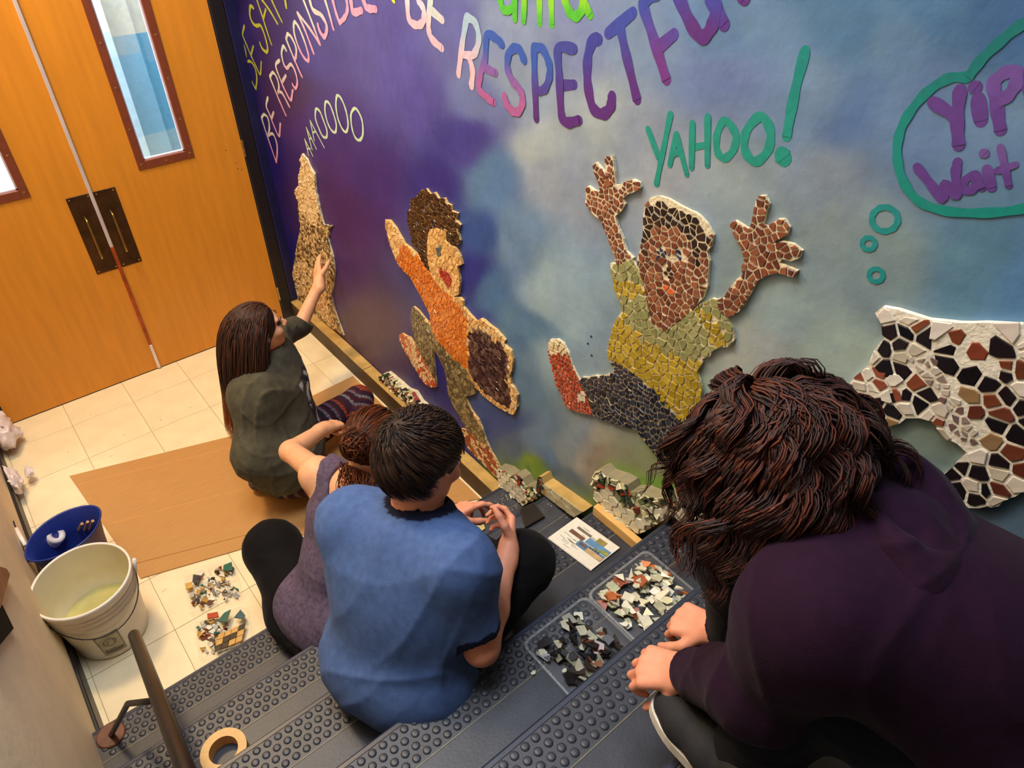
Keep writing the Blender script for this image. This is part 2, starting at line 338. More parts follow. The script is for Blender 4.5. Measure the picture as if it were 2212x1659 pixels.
letter('painted_letter',LB,[[(110,900),(200,1180),(340,1590)],[(110,900),(150,845),(210,900),(235,1050),(215,1170)],[(215,1170),(290,1150),(350,1300),(355,1450),(340,1590)]],S_,G1,PK)
letter('painted_letter',LB,[[(210,580),(185,710),(240,850),(310,1030),(385,1180),(405,990)],[(270,900),(300,810)]],S_,G1,PK)
letter('painted_letter',LB,[[(240,260),(370,580),(490,855)],[(240,260),(290,190),(350,270),(385,400),(370,510)],[(390,490),(440,520),(545,720)]],S_,G1,PK)
letter('painted_letter',LB,[[(390,0),(335,90),(420,330),(500,510),(570,620),(600,470)],[(440,330),(490,240)]],S_,G1,PK)
letter('painted_letter',LA,[[(985,900),(940,825),(905,950),(940,1130),(1000,1220),(1070,1150),(1140,1250),(1190,1450),(1160,1580),(1100,1510)]],S_,G1,PK)
letter('painted_letter',LA,[[(985,700),(1100,980),(1180,1170),(1270,1370)],[(985,700),(1010,610),(1080,670),(1160,850),(1160,1010),(1130,1080)]],S_,G1,PK)
letter('painted_letter',LA,[[(1120,430),(1130,600),(1200,830),(1290,1010),(1370,1090),(1385,1000),(1320,760),(1220,510),(1150,400)]],S_,G1,PK,closed=True)
letter('painted_letter',LA,[[(1475,950),(1330,560),(1185,230)],[(1185,230),(1400,500),(1590,790)],[(1590,790),(1450,400),(1280,-40)]],S_,G1,PK)
letter('painted_letter',LC,[[(120,-40),(180,140),(300,220),(380,380),(350,530),(290,470),(250,360)]],.02,G1,PK)
letter('painted_letter',LC,[[(345,-30),(410,180),(475,420)]],.016,G1,PK)
letter('painted_letter',LC,[[(455,-40),(510,170),(565,330)],[(660,-40),(680,130),(640,250),(565,330)]],.019,PK)
letter('painted_letter',LC,[[(720,-40),(750,140),(780,180),(880,150)]],.026,PK)
letter('painted_letter',LC,[[(900,-40),(940,80),(980,120),(1085,130)]],.026,PK)
letter('painted_star',LC,[[(1320,-30),(1352,20)]],.014,(235,225,60))
letter('painted_letter',LC,[[(1540,-40),(1560,240),(1620,340),(1720,360),(1780,290),(1780,130),(1700,0)]],.026,(200,195,215),(215,175,195))
letter('painted_letter',LC,[[(1885,-40),(1855,200),(1855,420),(1900,560),(2040,695)],[(1880,140),(2045,285)]],.027,(180,200,205),(215,175,195))
B1=(44,84,172); MG=(160,90,150); PU=(84,40,120)
letter('painted_letter',LD,[[(160,200),(110,500),(60,890)],[(160,200),(260,270),(305,450),(265,620),(200,665),(95,640)],[(190,680),(230,850),(215,1030)]],.025,(150,180,205),(225,180,195))
letter('painted_letter',LD,[[(580,530),(500,450),(400,425),(380,700),(325,880),(310,1060),(400,1160),(480,1220)],[(360,800),(500,870)]],.026,B1,MG)
letter('painted_letter',LD,[[(845,720),(800,610),(740,570),(665,640),(645,800),(700,950),(800,1080),(830,1200),(790,1320),(720,1330),(650,1260),(610,1150)]],.026,B1,MG)
letter('painted_letter',LD,[[(962,560),(970,900),(990,1420)],[(965,570),(1060,580),(1140,750),(1150,900),(1100,1050),(1020,1090)]],.025,B1,PU)
letter('painted_letter',LD,[[(1440,580),(1255,580),(1265,900),(1290,1350),(1350,1460),(1500,1435)],[(1270,1020),(1440,1010)]],.028,(56,66,150),PU)
letter('painted_letter',L3,[[(535,235),(500,240),(470,350),(470,500),(500,640),(560,680),(605,640),(615,575)]],.030,(52,60,150),PU)
letter('painted_letter',L3,[[(590,200),(740,75)],[(660,150),(700,330),(765,595)]],.027,(52,70,160),PU)
letter('painted_letter',L3,[[(900,-50),(830,-10),(800,25),(860,220),(940,475)],[(885,290),(985,205)]],.028,(52,70,160),(105,50,130))
letter('painted_letter',L3,[[(1000,-50),(1080,130),(1150,220),(1205,170),(1235,60),(1215,-40)],[(1200,-20),(1285,145)]],.030,(60,60,150),(84,40,120))
letter('painted_letter',L3,[[(1390,-40),(1408,-8)]],.028,PU)
GR=(74,178,50); GY=(130,200,40)
letter('painted_letter',LD,[[(550,-40),(590,100),(640,125),(720,80),(745,-40)],[(735,-20),(735,225)]],.022,GR)
letter('painted_letter',LD,[[(850,-30),(840,250)],[(1025,-30),(1030,275)],[(1165,-30),(1175,290)]],.021,GY,GR)
letter('painted_letter',LD,[[(1320,-40),(1370,110),(1450,195),(1530,130),(1560,-20)],[(1545,10),(1630,175)]],.025,GY,GR)
MN=(186,218,186)
for st in ([[(785,1230),(845,1480)],[(785,1230),(910,1490)],[(820,1380),(868,1375)]],[[(810,1050),(900,1390)],[(810,1050),(965,1380)],[(855,1225),(890,1215)]],[[(870,940),(935,1250)],[(870,940),(1090,1360)],[(905,1130),(950,1110)]]):
    letter('painted_letter',LB,st,.009,MN)
for st in ([(960,760),(950,900),(1000,1050),(1060,1180),(1120,1200),(1130,1100),(1080,950),(1020,800)],[(1110,650),(1100,800),(1140,970),(1200,1090),(1260,1120),(1275,1000),(1230,830),(1170,680)],[(1290,550),(1270,700),(1300,900),(1370,1070),(1430,1115),(1460,1000),(1430,800),(1360,610)],[(1560,750),(1505,850),(1520,1050),(1570,1200),(1640,1245),(1690,1150),(1680,950),(1620,800)]):
    letter('painted_letter',LB,[st],.0125,MN,closed=True)
TE=(24,142,128)
letter('painted_letter',L3,[[(830,770),(895,945)],[(965,680),(920,900),(880,1100)]],.0165,TE)
letter('painted_letter',L3,[[(1000,800),(960,985)],[(1000,800),(1062,1040)],[(975,920),(1030,905)]],.0155,TE)
letter('painted_letter',L3,[[(1095,735),(1090,1000)],[(1187,695),(1185,985)],[(1098,880),(1188,862)]],.0165,TE)
letter('painted_letter',L3,[[(1290,720),(1243,800),(1243,900),(1285,945),(1340,895),(1352,800)]],.0185,TE,closed=True)
letter('painted_letter',L3,[[(1500,695),(1415,790),(1410,900),(1470,965),(1545,900),(1560,780)]],.021,TE,closed=True)
letter('painted_letter',L3,[[(1768,305),(1705,560),(1658,815)],[(1630,925),(1642,945)]],[.0225,.038],(10,130,125),TE)
letter('painted_bubble',L4,[[(2500,20),(2207,180),(2050,300),(1880,460),(1775,600)],[(1775,600),(1620,610),(1450,720),(1310,890),(1235,1060),(1225,1250),(1280,1430),(1400,1570),(1600,1640),(1900,1655),(2207,1620),(2500,1500)]],.017,(0,110,112),(12,135,125))
for (x,y,r,w) in ((1912,473,28,.012),(1877,526,14,.010),(1893,594,15,.010)):
    letter('painted_ring',L0,[[(x+r*math.cos(a),y+r*math.sin(a)*.93) for a in np.linspace(0,2*math.pi,10)[:-1]]],w,(30,140,140),closed=True)
VI=(92,58,135)
letter('painted_letter',L4,[[(1500,795),(1660,900),(1700,955)],[(1710,700),(1690,950),(1700,1130)]],.021,VI)
letter('painted_letter',L4,[[(1850,770),(1872,940)],[(1825,680),(1832,684)]],.023,VI)
letter('painted_letter',L4,[[(1965,640),(1990,800),(2025,1015)],[(1965,640),(2060,565),(2140,560),(2145,650),(2080,745),(1995,800)]],.02,(105,75,150),VI)
letter('painted_letter',L4,[[(2240,600),(2270,800),(2300,1000)],[(2240,600),(2330,520),(2400,600),(2300,740)]],.02,VI)
letter('painted_letter',L4,[[(1375,1300),(1480,1430),(1572,1550),(1590,1430),(1680,1525),(1678,1350),(1690,1260)]],.0165,VI)
letter('painted_letter',L4,[[(1830,1355),(1750,1400),(1742,1470),(1800,1485),(1838,1400),(1832,1355),(1880,1465)]],.014,VI)
letter('painted_letter',L4,[[(1920,1315),(1955,1460)],[(1896,1192),(1901,1197)]],.017,(110,80,150),VI)
letter('painted_letter',L4,[[(2025,1145),(2060,1300),(2090,1445)],[(2000,1328),(2140,1282)]],.012,(110,80,150),VI)
# chipped paint marks
m_chip=mat('chip_dark',(30,32,60),.8)
for (px,py) in ((1277,727),(1278,768),(1270,742)):
    p=WX(px,py,XW-.0007); mb=MB(); mb.add([(p[0],p[1]+dy,p[2]+dz) for dy,dz in ((-.006,0),(0,.005),(.005,.001),(.002,-.006))],[(0,1,2,3)]); mb.build('paint_chip',m_chip,wr)

# ------------------------------------------------------------------ staircase
m_tread=mat('tread_rubber',(50,52,60),.42,var=.16,scale=14,bump=.06,bscale=160,spec=.45)
m_tread2=mat('tread_worn_smooth',(60,62,70),.5,var=.28,scale=18,bump=.05,bscale=120)
m_nose=mat('nosing_rubber',(44,50,66),.34,var=.12,scale=10)
m_riser=mat('riser_dark',(34,34,40),.6,var=.1)
m_seam=mat('tread_seam',(120,112,86),.45,var=.2)
stair=empty('staircase',(.5,Y1,0),kind='structure')
def stud_field(k,x0,x1,y0,rows,step=.0305,skip=None):
    v=[];f=[]; z=k*RZ
    for r in range(rows):
        y=y0-.019-r*.0262; n=int((x1-x0)/step)
        for i in range(n):
            x=x0+.02+(i+.5*(r%2))*step
            if x>x1-.012 or (skip and skip(x,y)): continue
            b=len(v)
            for (rr,h) in ((.0112,0),(.0100,.0022),(.0062,.0032)):
                for a in range(10): v.append((x+rr*math.cos(a*.6283),y+rr*math.sin(a*.6283),z+h))
            v.append((x,y,z+.0034))
            for q in range(2):
                for a in range(10): f.append((b+q*10+a,b+q*10+(a+1)%10,b+q*10+10+(a+1)%10,b+q*10+10+a))
            for a in range(10): f.append((b+20+a,b+20+(a+1)%10,b+30))
    return v,f
for k in range(1,NST+1):
    y=Y1-(k-1)*TD; z=k*RZ; yb=y-TD
    st=box('step_block',(XL+.001,yb-.02 if k<NST else -3.38,0 if k<3 else z-2.2*RZ),(XW-.001,y-.022,z-.0075),m_riser,stair)
    tr=box('tread',(XL+.001,yb-.018 if k<NST else -3.38,z-.007),(XW-.001,y-.006,z),m_tread,stair)
    mb=MB(); prof=[(y-.012,z+.0012),(y-.002,z+.0004),(y+.004,z-.006),(y+.004,z-.026),(y-.004,z-.032),(y-.022,z-.032),(y-.022,z-.008)]
    mb.prism([(XL+.001,a,b) for a,b in prof],(XW-XL-.002,0,0)); mb.build('nosing',m_nose,tr)
    sk=None
    if k<=2: sk=lambda x,y_:x>.72+.03*math.sin(y_*90)
    if k==3: sk=lambda x,y_:x>1.36
    v,f=stud_field(k,XL,XW,y-.006,4,skip=sk); mesh('studs',v,f,m_tread,tr,True,kind='stuff')
    box('seam',(XL+.001,y-.123,z-.001),(XW-.001,y-.1205,z+.0014),m_seam,tr)
    if k<=2: box('worn_patch',(.74,yb+.01,z+.0002),(XW-.05,y-.014,z+.0012),m_tread2,tr)
# dust and crumbs of grout on the lower treads
m_crumb=mat('grout_crumb',(205,196,160),.8)
v=[];f=[]
for (px,py,z,s,n) in ((1090,1095,.18,26,26),(1060,1120,.18,20,12),(1215,1085,.36,26,22),(1100,1070,.18,20,16),(1235,1110,.36,12,8),(1150,1080,.18,14,10),(1180,1450,.72,22,6),(1160,1430,.72,14,4)):
    for i in range(n):
        p=F(px+rng.normal()*s*.6,py+rng.normal()*s*.4,z+.0015); r=rng.uniform(.0012,.0035) ; b=len(v)
        for a in range(4): v.append(p+np.array([r*math.cos(a*1.57+i),r*math.sin(a*1.57+i),0]))
        v.append(p+np.array([0,0,r])); f+=[(b+a,b+(a+1)%4,b+4) for a in range(4)]
mesh('grout_crumbs',v,f,m_crumb,parent=stair,kind='stuff')

# ledge board along the foot of the mural
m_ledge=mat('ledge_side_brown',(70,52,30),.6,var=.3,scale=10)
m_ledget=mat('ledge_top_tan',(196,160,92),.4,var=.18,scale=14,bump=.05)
lb=empty('baseboard_right',(1.34,2.7,0),kind='structure')
segs=[(1.674,2.02),(2.02,2.46),(2.46,2.86),(2.86,3.12),(3.12,3.748)]
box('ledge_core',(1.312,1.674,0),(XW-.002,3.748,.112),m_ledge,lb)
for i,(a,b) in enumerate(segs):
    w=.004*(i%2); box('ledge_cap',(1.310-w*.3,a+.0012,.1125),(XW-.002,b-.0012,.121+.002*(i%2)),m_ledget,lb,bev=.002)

# stepped skirting of white wall tiles on a board, treads one to five
m_wtile=mat('wall_tile_beige',(214,206,176),.22,var=.06,scale=12)
m_board=mat('pine_board',(226,178,104),.45,var=.14,scale=6,stretch=(6,2,30))
m_back=mat('backer_board_grey',(120,112,92),.8)
def clip_half(poly,a,b,c):    # keep a*x+b*y<=c
    out=[]; n=len(poly)
    for i in range(n):
        p,q=poly[i],poly[(i+1)%n]; dp=a*p[0]+b*p[1]-c; dq=a*q[0]+b*q[1]-c
        if dp<=0: out.append(p)
        if (dp<0<dq) or (dq<0<dp): t=dp/(dp-dq); out.append((p[0]+(q[0]-p[0])*t,p[1]+(q[1]-p[1])*t))
    return out
def area2(p): return .5*sum(p[i][0]*p[(i+1)%len(p)][1]-p[(i+1)%len(p)][0]*p[i][1] for i in range(len(p)))
def inpoly(p,poly):
    x,y=p; c=False; n=len(poly); j=n-1
    for i in range(n):
        xi,yi=poly[i];xj,yj=poly[j]
        if (yi>y)!=(yj>y) and x<(xj-xi)*(y-yi)/(yj-yi)+xi: c=not c
        j=i
    return c
def shards(poly,size,gap,seed=0,stretch=1.0,jit=.45):
    """irregular tile pieces (Voronoi cells) that fill a polygon; 2-D"""
    rg=np.random.RandomState(seed); P=np.array(poly); lo,hi=P.min(0)-size,P.max(0)+size
    pts=[]; r=0; y=lo[1]
    while y<hi[1]:
        x=lo[0]+(r%2)*size*.5
        while x<hi[0]:
            pts.append((x+rg.uniform(-jit,jit)*size,y+rg.uniform(-jit,jit)*size)); x+=size*stretch
        y+=size*.87; r+=1
    pts=np.array(pts); out=[]
    if area2(poly)<0: poly=poly[::-1]
    near=[]
    for p in pts:
        if inpoly(p,poly): near.append(p); continue
        # close to the outline
        A=P;B=np.roll(P,-1,0);d=B-A; t=np.clip(((p-A)*d).sum(1)/((d*d).sum(1)+1e-12),0,1); dist=np.sqrt((((A+d*t[:,None])-p)**2).sum(1)).min()
        if dist<size*.9: near.append(p)
    for p in near:
        cell=[(p[0]-size*1.6,p[1]-size*1.6),(p[0]+size*1.6,p[1]-size*1.6),(p[0]+size*1.6,p[1]+size*1.6),(p[0]-size*1.6,p[1]+size*1.6)]
        dd=((pts-p)**2).sum(1); sel=pts[(dd>1e-12)&(dd<(size*3.4)**2)]
        for q in sel:
            n=q-p; L=np.hypot(*n); a,b=n/L; c=a*(p[0]+q[0])/2+b*(p[1]+q[1])/2-gap/2
            cell=clip_half(cell,a,b,c)
            if len(cell)<3: break
        if len(cell)<3: continue
        ok=all(inpoly(v,poly) for v in cell)
        if not ok:
            sub=[tuple(v) for v in poly]
            if area2(cell)<0: cell=cell[::-1]
            for i in range(len(cell)):
                u,w=cell[i],cell[(i+1)%len(cell)]; a,b=(w[1]-u[1]),-(w[0]-u[0]); sub=clip_half(sub,a,b,a*u[0]+b*u[1])
                if len(sub)<3: break
            if len(sub)<3: continue
            cell=sub
        # drop near-duplicate points
        cl=[cell[0]]
        for v in cell[1:]:
            if abs(v[0]-cl[-1][0])+abs(v[1]-cl[-1][1])>size*.04: cl.append(v)
        if len(cl)<3 or abs(area2(cl))<size*size*.07: continue
        out.append(cl)
    return out
m_grt=mat('mosaic_grout',(226,212,178),.8,var=.12,scale=40,bump=.5,bscale=120)
TM={}
def tmat(c,rough=.2):
    k=(c,rough)
    if k not in TM: TM[k]=mat('glaze_%d_%d_%d'%c,c,rough,var=.1,scale=30)
    return TM[k]
def piece(name,poly,x,th,m,parent,tilt=0,r=None):
    """one glazed piece: polygon of (y,z) standing th proud of the plane x, facing -x, edges eased"""
    c=np.mean(poly,0); n=len(poly); ty,tz=(r.uniform(-tilt,tilt,2) if r is not None else (0,0))
    top=[]
    for (y,z) in poly:
        yy=c[0]+(y-c[0])*.9; zz=c[1]+(z-c[1])*.9
        top.append((x-th-(yy-c[0])*ty-(zz-c[1])*tz,yy,zz))
    mid=[(x-th*.72-(y-c[0])*ty-(z-c[1])*tz,y,z) for (y,z) in poly]; bot=[(x,y,z) for (y,z) in poly]
    v=bot+mid+top; f=[tuple(range(2*n,3*n))]
    for i in range(n): j=(i+1)%n; f+=[(i,j,n+j,n+i),(n+i,n+j,2*n+j,2*n+i)]
    if area2(poly)>0: f=[q[::-1] for q in f]
    if m is None: return v,f
    return mesh(name,v,f,m,parent)
MOS=[]
def mosaic(name,label,outlines,rules,size,gap,tr,x=XW,base=.014,th=.0034,seed=1,tilt=.06,cat='mosaic',limit=300,grout=None,wobble=.004,kind=None,parent=None,tname='tile'):
    """outlines: pixel polygons; rules: list of (pixel polygon or None, palette); first match colours the piece"""
    rg=np.random.RandomState(seed); R2=[(None if p is None else [tuple(WX(*tr(*q),x-base)[1:]) for q in p],palt,(sz if sz else size)) for p,palt,sz in [r if len(r)==3 else (r[0],r[1],None) for r in rules]]
    W2=[[tuple(WX(*tr(*q),x-base)[1:]) for q in o] for o in outlines]
    allp=np.array([p for o in W2 for p in o]); ctr=(x,allp[:,0].mean(),allp[:,1].mean())
    root=parent or empty(name,ctr,label,cat,kind=kind)
    cells=[]
    for o in W2:
        # wobbly edge for the mortar bed
        oo=[]
        for i,p in enumerate(o):
            q=o[(i+1)%len(o)]; L=math.hypot(q[0]-p[0],q[1]-p[1]); m_=max(1,int(L/.018))
            for j in range(m_): t=j/m_; oo.append((p[0]+(q[0]-p[0])*t+rg.normal()*wobble*.4,p[1]+(q[1]-p[1])*t+rg.normal()*wobble*.4))
        from mathutils.geometry import delaunay_2d_cdt
        vv,_,ff,_,_,_=delaunay_2d_cdt([Vector(p) for p in oo],[],[list(range(len(oo)))],1,1e-6)
        xo=x-base+.0004*len([1 for q in W2[:W2.index(o)]])
        V2=[(xo,q[0],q[1]) for q in vv]; F2=[]
        for t in ff:
            A_=area2([tuple(vv[i]) for i in t]); F2.append(tuple(t) if A_<0 else tuple(t)[::-1])
        # rim: every edge used by one face only
        cnt={}
        for t in F2:
            for i in range(len(t)):
                e=(t[i],t[(i+1)%len(t)]); cnt[e]=cnt.get(e,0)+1
        n=len(V2); Vb=[(x-.0005,b_,c_) for a_,b_,c_ in V2]; sides=[(e[1],e[0],e[0]+n,e[1]+n) for e in cnt if (e[1],e[0]) not in cnt]
        mesh('mortar_bed',V2+Vb,F2+sides,grout or m_grt,root)
        # size by the rule that covers most of it; smaller sizes get their own fill
        sizes=sorted({r[2] for r in R2},reverse=True)
        for sz in sizes:
            for cl in shards(o,sz,gap,seed+int(sz*9999),jit=.12 if .04<=sz<.0495 or sz>.055 else .45):
                c=tuple(np.mean(cl,0))
                for pl,palt,s2 in R2:
                    if pl is None or inpoly(c,pl): break
                if s2!=sz or palt is None: continue
                cells.append((abs(area2(cl)),cl,palt))
    cells.sort(key=lambda t:-t[0])
    rest={}; tl=lambda a: tilt if (a<8e-4 or tilt<.2) else .03
    for i,(a,cl,palt) in enumerate(cells):
        col=palt[rg.randint(len(palt))]; t=th*rg.uniform(.8,1.25)
        if i<limit: piece(tname,cl,x-base+.001,t,tmat(col),root,tl(a),rg)
        else:
            v,f=piece(None,cl,x-base+.001,t,None,None,tl(a),rg); d=rest.setdefault(col,([],[])); n=len(d[0]); d[0].extend(v); d[1].extend([tuple(i_+n for i_ in q) for q in f])
    for col,(v,f) in rest.items(): mesh('small_tiles',v,f,tmat(col),root,kind='stuff')
    MOS.append((name,len(cells))); return root
M1=lambda x,y:(600+x/3.687,300+y/3.687); M2=lambda x,y:(750+x/4.424,640+y/4.424); M3=lambda x,y:(1150+x/3.687,320+y/3.687); M4=lambda x,y:(1150+x/3.687,650+y/3.687); M5=lambda x,y:(1750+x/3.318,600+y/3.318)
def m2t1(l): return [((750+x/4.424-600)*3.687,(640+y/4.424-300)*3.687) for x,y in l]
def m4t3(l): return [(x,y+1217) for x,y in l]

# howling wolf
TAN=[(214,184,132),(196,164,112),(226,200,152),(170,136,90)]; GRY=[(120,96,62),(88,66,42),(150,124,84),(196,170,120),(70,52,36)]
wolf=[(195,120),(230,160),(262,235),(292,285),(300,400),(320,500),(340,600),(362,680),(400,690),(430,690),(405,720),(408,760),(395,780),(412,850),(438,940),(452,1050),(437,1180),(422,1240),(445,1350),(480,1450),(522,1562),(420,1500),(330,1430),(230,1360),(160,1300),(105,1240),(140,1180),(115,1080),(130,1000),(150,860),(175,740),(182,690),(165,600),(165,500),(135,430),(140,400),(168,370),(165,300),(188,200),(172,175)]
mosaic('wolf_mosaic','tan and brown mosaic wolf howling upward beside the black door jamb',[wolf],[([(150,100),(320,100),(345,560),(300,700),(230,640),(165,560),(120,420)],TAN[:3]+[(232,206,160)]),([(230,1000),(360,1180),(420,1420),(520,1560),(330,1400),(260,1200)],TAN+[(186,126,62)]),([(120,1000),(230,960),(230,1240),(120,1260)],TAN+GRY[:1]),(None,GRY+TAN[:2])],.0165,.0022,M1,base=.010,seed=3,tilt=.35)
# leaping boy in an orange shirt
DK=[(52,32,24),(68,42,28),(38,24,20),(84,60,36)]; CRM=[(222,176,108),(232,190,124),(206,160,96)]; ORG=[(214,122,44),(224,134,52),(204,108,40)]
hair1=[(1180,395),(1215,440),(1250,430),(1280,475),(1325,470),(1345,515),(1375,525),(1385,580),(1430,590),(1415,640),(1455,690),(1430,730),(1455,810),(1430,850),(1370,830),(1345,790),(1345,735),(1260,705),(1210,720),(1190,830),(1195,960),(1215,1060),(1160,1000),(1130,930),(1110,880),(1075,850),(1060,770),(1040,700),(1032,580),(1060,560),(1055,480),(1110,460),(1130,420)]
face1=[(1212,718),(1260,705),(1345,735),(1350,820),(1375,850),(1415,862),(1450,930),(1472,1000),(1432,1015),(1445,1080),(1452,1150),(1440,1240),(1390,1262),(1300,1190),(1215,1070),(1195,960),(1190,830)]
body1=[(860,640),(890,650),(925,690),(960,745),(1010,835),(1080,890),(1130,945),(1215,1065),(1300,1185),(1395,1258),(1450,1262),(1475,1290),(1480,1340),(1530,1400),(1580,1450)]+m2t1([(1230,240),(1280,205),(1340,260),(1420,320),(1480,380),(1512,420),(1500,450),(1570,530),(1588,600),(1580,690),(1555,760),(1570,840),(1600,880),(1628,940),(1618,1080),(1590,1132),(1540,1112),(1440,1060),(1360,1000),(1290,940),(1225,870),(1222,935),(1130,960),(1150,1020),(1180,1080),(1250,1180),(1290,1270),(1330,1390),(1370,1480),(1410,1560),(1350,1440),(1240,1380),(1140,1270),(1080,1150),(1010,1040),(965,930),(945,760),(910,650),(850,540),(815,500),(830,640),(850,865),(800,720),(720,590),(650,470),(625,300),(612,220),(615,120),(630,95),(680,140),(740,215),(795,285),(795,180),(770,90),(735,20)])+[(1215,1400),(1150,1270),(1100,1180),(1050,1090),(1000,1050),(950,980),(925,920),(880,800),(860,700)]
foot1=m2t1([(495,370),(520,352),(600,400),(650,470),(720,590),(800,720),(850,840),(850,868),(800,872),(740,832),(690,762),(620,642),(550,522),(510,440)])
foot2=m2t1([(1055,1295),(1090,1262),(1180,1300),(1240,1370),(1330,1425),(1400,1530),(1440,1600),(1470,1680),(1430,1740),(1340,1640),(1230,1530),(1150,1440),(1110,1370)])
bag=m2t1([(1165,340),(1240,300),(1330,340),(1400,420),(1480,480),(1530,560),(1540,640),(1520,760),(1520,830),(1560,900),(1570,990),(1560,1055),(1490,1045),(1400,985),(1330,925),(1260,865),(1190,790),(1162,700)])
pants=m2t1([(612,90),(680,135),(740,215),(800,290),(845,400),(920,480),(1000,580),(1080,650),(1150,715),(1170,800),(1225,870),(1222,940),(1130,960),(1180,1080),(1290,1270),(1420,1580),(1240,1400),(960,1000),(900,640),(815,500),(860,870),(640,470),(600,200)])
orange=[(970,850),(1010,840),(1060,900),(1130,950),(1215,1065),(1300,1185),(1390,1255),(1440,1330),(1510,1440)]+m2t1([(1150,300),(1140,400),(1160,600),(1150,715),(1080,650),(1000,580),(920,480),(845,400),(795,285),(795,180),(735,20)])+[(1215,1400),(1100,1180),(1000,1050),(950,980)]
RED=[(176,62,36),(160,48,30),(196,84,50)]
PUR=[(70,44,44),(92,66,60),(56,34,38),(112,86,76)]; PG=[(132,116,78),(112,98,68),(150,134,92),(96,84,60)]
mosaic('leaping_boy_mosaic','mosaic of a leaping boy in orange shirt and grey trousers on the purple mural',[hair1,face1,body1,foot1,foot2],
 [(hair1,DK,.015),([(1262,860),(1300,850),(1310,930),(1270,935)],[(96,104,104)],.015),([(1265,1020),(1340,1045),(1385,1105),(1390,1185),(1350,1185),(1305,1105)],[(164,44,34),(180,60,44)],.015),(face1,CRM),(bag,PUR),(orange,ORG),(foot1,[(222,180,130),(200,90,50),(228,196,150)]),(foot2,[(170,80,40),(214,176,128),(140,60,36),(222,190,140)]),(pants,PG),(None,CRM+[(226,196,144)])],.021,.0022,M1,base=.010,seed=5,tilt=.12,grout=mat('mosaic_grout_tan',(214,180,118),.7,var=.15,scale=40,bump=.5,bscale=120))
# cheering boy in a yellow and sage shirt
BR=[(132,74,50),(116,62,44),(146,88,62),(104,56,42)]; BK=[(44,26,24),(34,20,20),(56,36,30)]
handL=[(425,320),(440,300),(500,340),(545,345),(525,260),(490,190),(484,140),(510,118),(545,150),(575,210),(600,290),(582,150),(578,75),(600,62),(635,75),(645,180),(658,300),(690,305),(730,268),(800,250),(850,270),(868,315),(830,345),(760,362),(715,392),(728,440),(705,500),(662,540),(685,620),(712,720),(745,820),(800,885),(760,915),(700,920),(672,935),(650,860),(618,760),(580,660),(545,570),(490,530),(440,470),(422,430),(430,380)]
head2=[(940,400),(1010,388),(1080,405),(1160,450),(1250,490),(1340,550),(1400,620),(1440,700),(1422,790),(1392,820),(1400,900),(1395,1000),(1388,1100),(1350,1200),(1300,1262),(1230,1330),(1130,1405),(1080,1445),(1000,1432),(955,1400),(935,1300),(905,1180),(885,1060),(838,960),(838,870),(860,800),(880,700),(888,600),(883,510),(900,450)]
hair2=[(930,436),(1040,440),(1150,480),(1260,550),(1370,620),(1415,690),(1402,780),(1352,800),(1335,960),(1290,972),(1260,780),(1210,700),(1150,640),(1020,632),(915,642),(922,680),(905,780),(890,872),(855,872),(875,760),(885,600),(880,510)]
armR=[(1572,612),(1608,575),(1680,620),(1722,645),(1745,600),(1760,520),(1772,430),(1800,380),(1850,385),(1885,440),(1860,510),(1830,605),(1870,620),(1950,568),(2010,575),(2055,640),(2022,692),(1940,740),(1905,765),(2000,750),(2080,765),(2145,815),(2122,872),(2060,892),(1990,895),(1965,925),(2060,950),(2115,985),(2080,1035),(2000,1005),(1930,992),(1860,1022),(1790,1060),(1740,1140),(1700,1220),(1640,1312),(1572,1352),(1490,1300),(1470,1210),(1530,1185),(1570,1110),(1640,1050),(1680,1000),(1662,950),(1688,900),(1668,790),(1620,720)]
shirt2=[(622,925),(700,915),(790,885),(838,960),(885,1060),(905,1180),(935,1300),(955,1400),(1000,1432),(1080,1445),(1150,1400),(1250,1315),(1330,1242),(1430,1198),(1482,1212),(1520,1330),(1562,1372),(1602,1440),(1604,1530),(1562,1582),(1480,1592),(1430,1622)]+m4t3([(1412,440),(1350,468),(1362,490),(1312,560),(1332,640),(1352,700),(1332,850),(1300,960),(1230,1005),(1190,930),(1100,840),(1040,750),(950,690),(860,620),(760,540),(690,490),(608,462),(598,380),(620,290),(650,180),(720,65)])+[(690,1200),(655,1130),(650,1060),(622,1000)]
pants2=m4t3([(612,478),(690,492),(760,542),(860,622),(950,692),(1040,752),(1130,872),(1190,932),(1230,1008),(1252,1090),(1252,1200),(1210,1300),(1130,1352),(1060,1312),(960,1202),(880,1102),(830,1032),(740,1002),(600,962),(480,912),(440,790),(415,720),(372,640),(400,608),(500,602),(600,585),(645,562),(640,520)])
boot2=m4t3([(122,350),(138,310),(200,303),(242,340),(285,420),(335,560),(378,650),(420,722),(450,800),(482,912),(350,882),(268,848),(228,740),(178,640),(148,500),(122,400)])
YEL=[(176,150,40),(164,138,34),(188,162,52)]; SAG=[(146,146,92),(136,138,86),(158,158,104)]
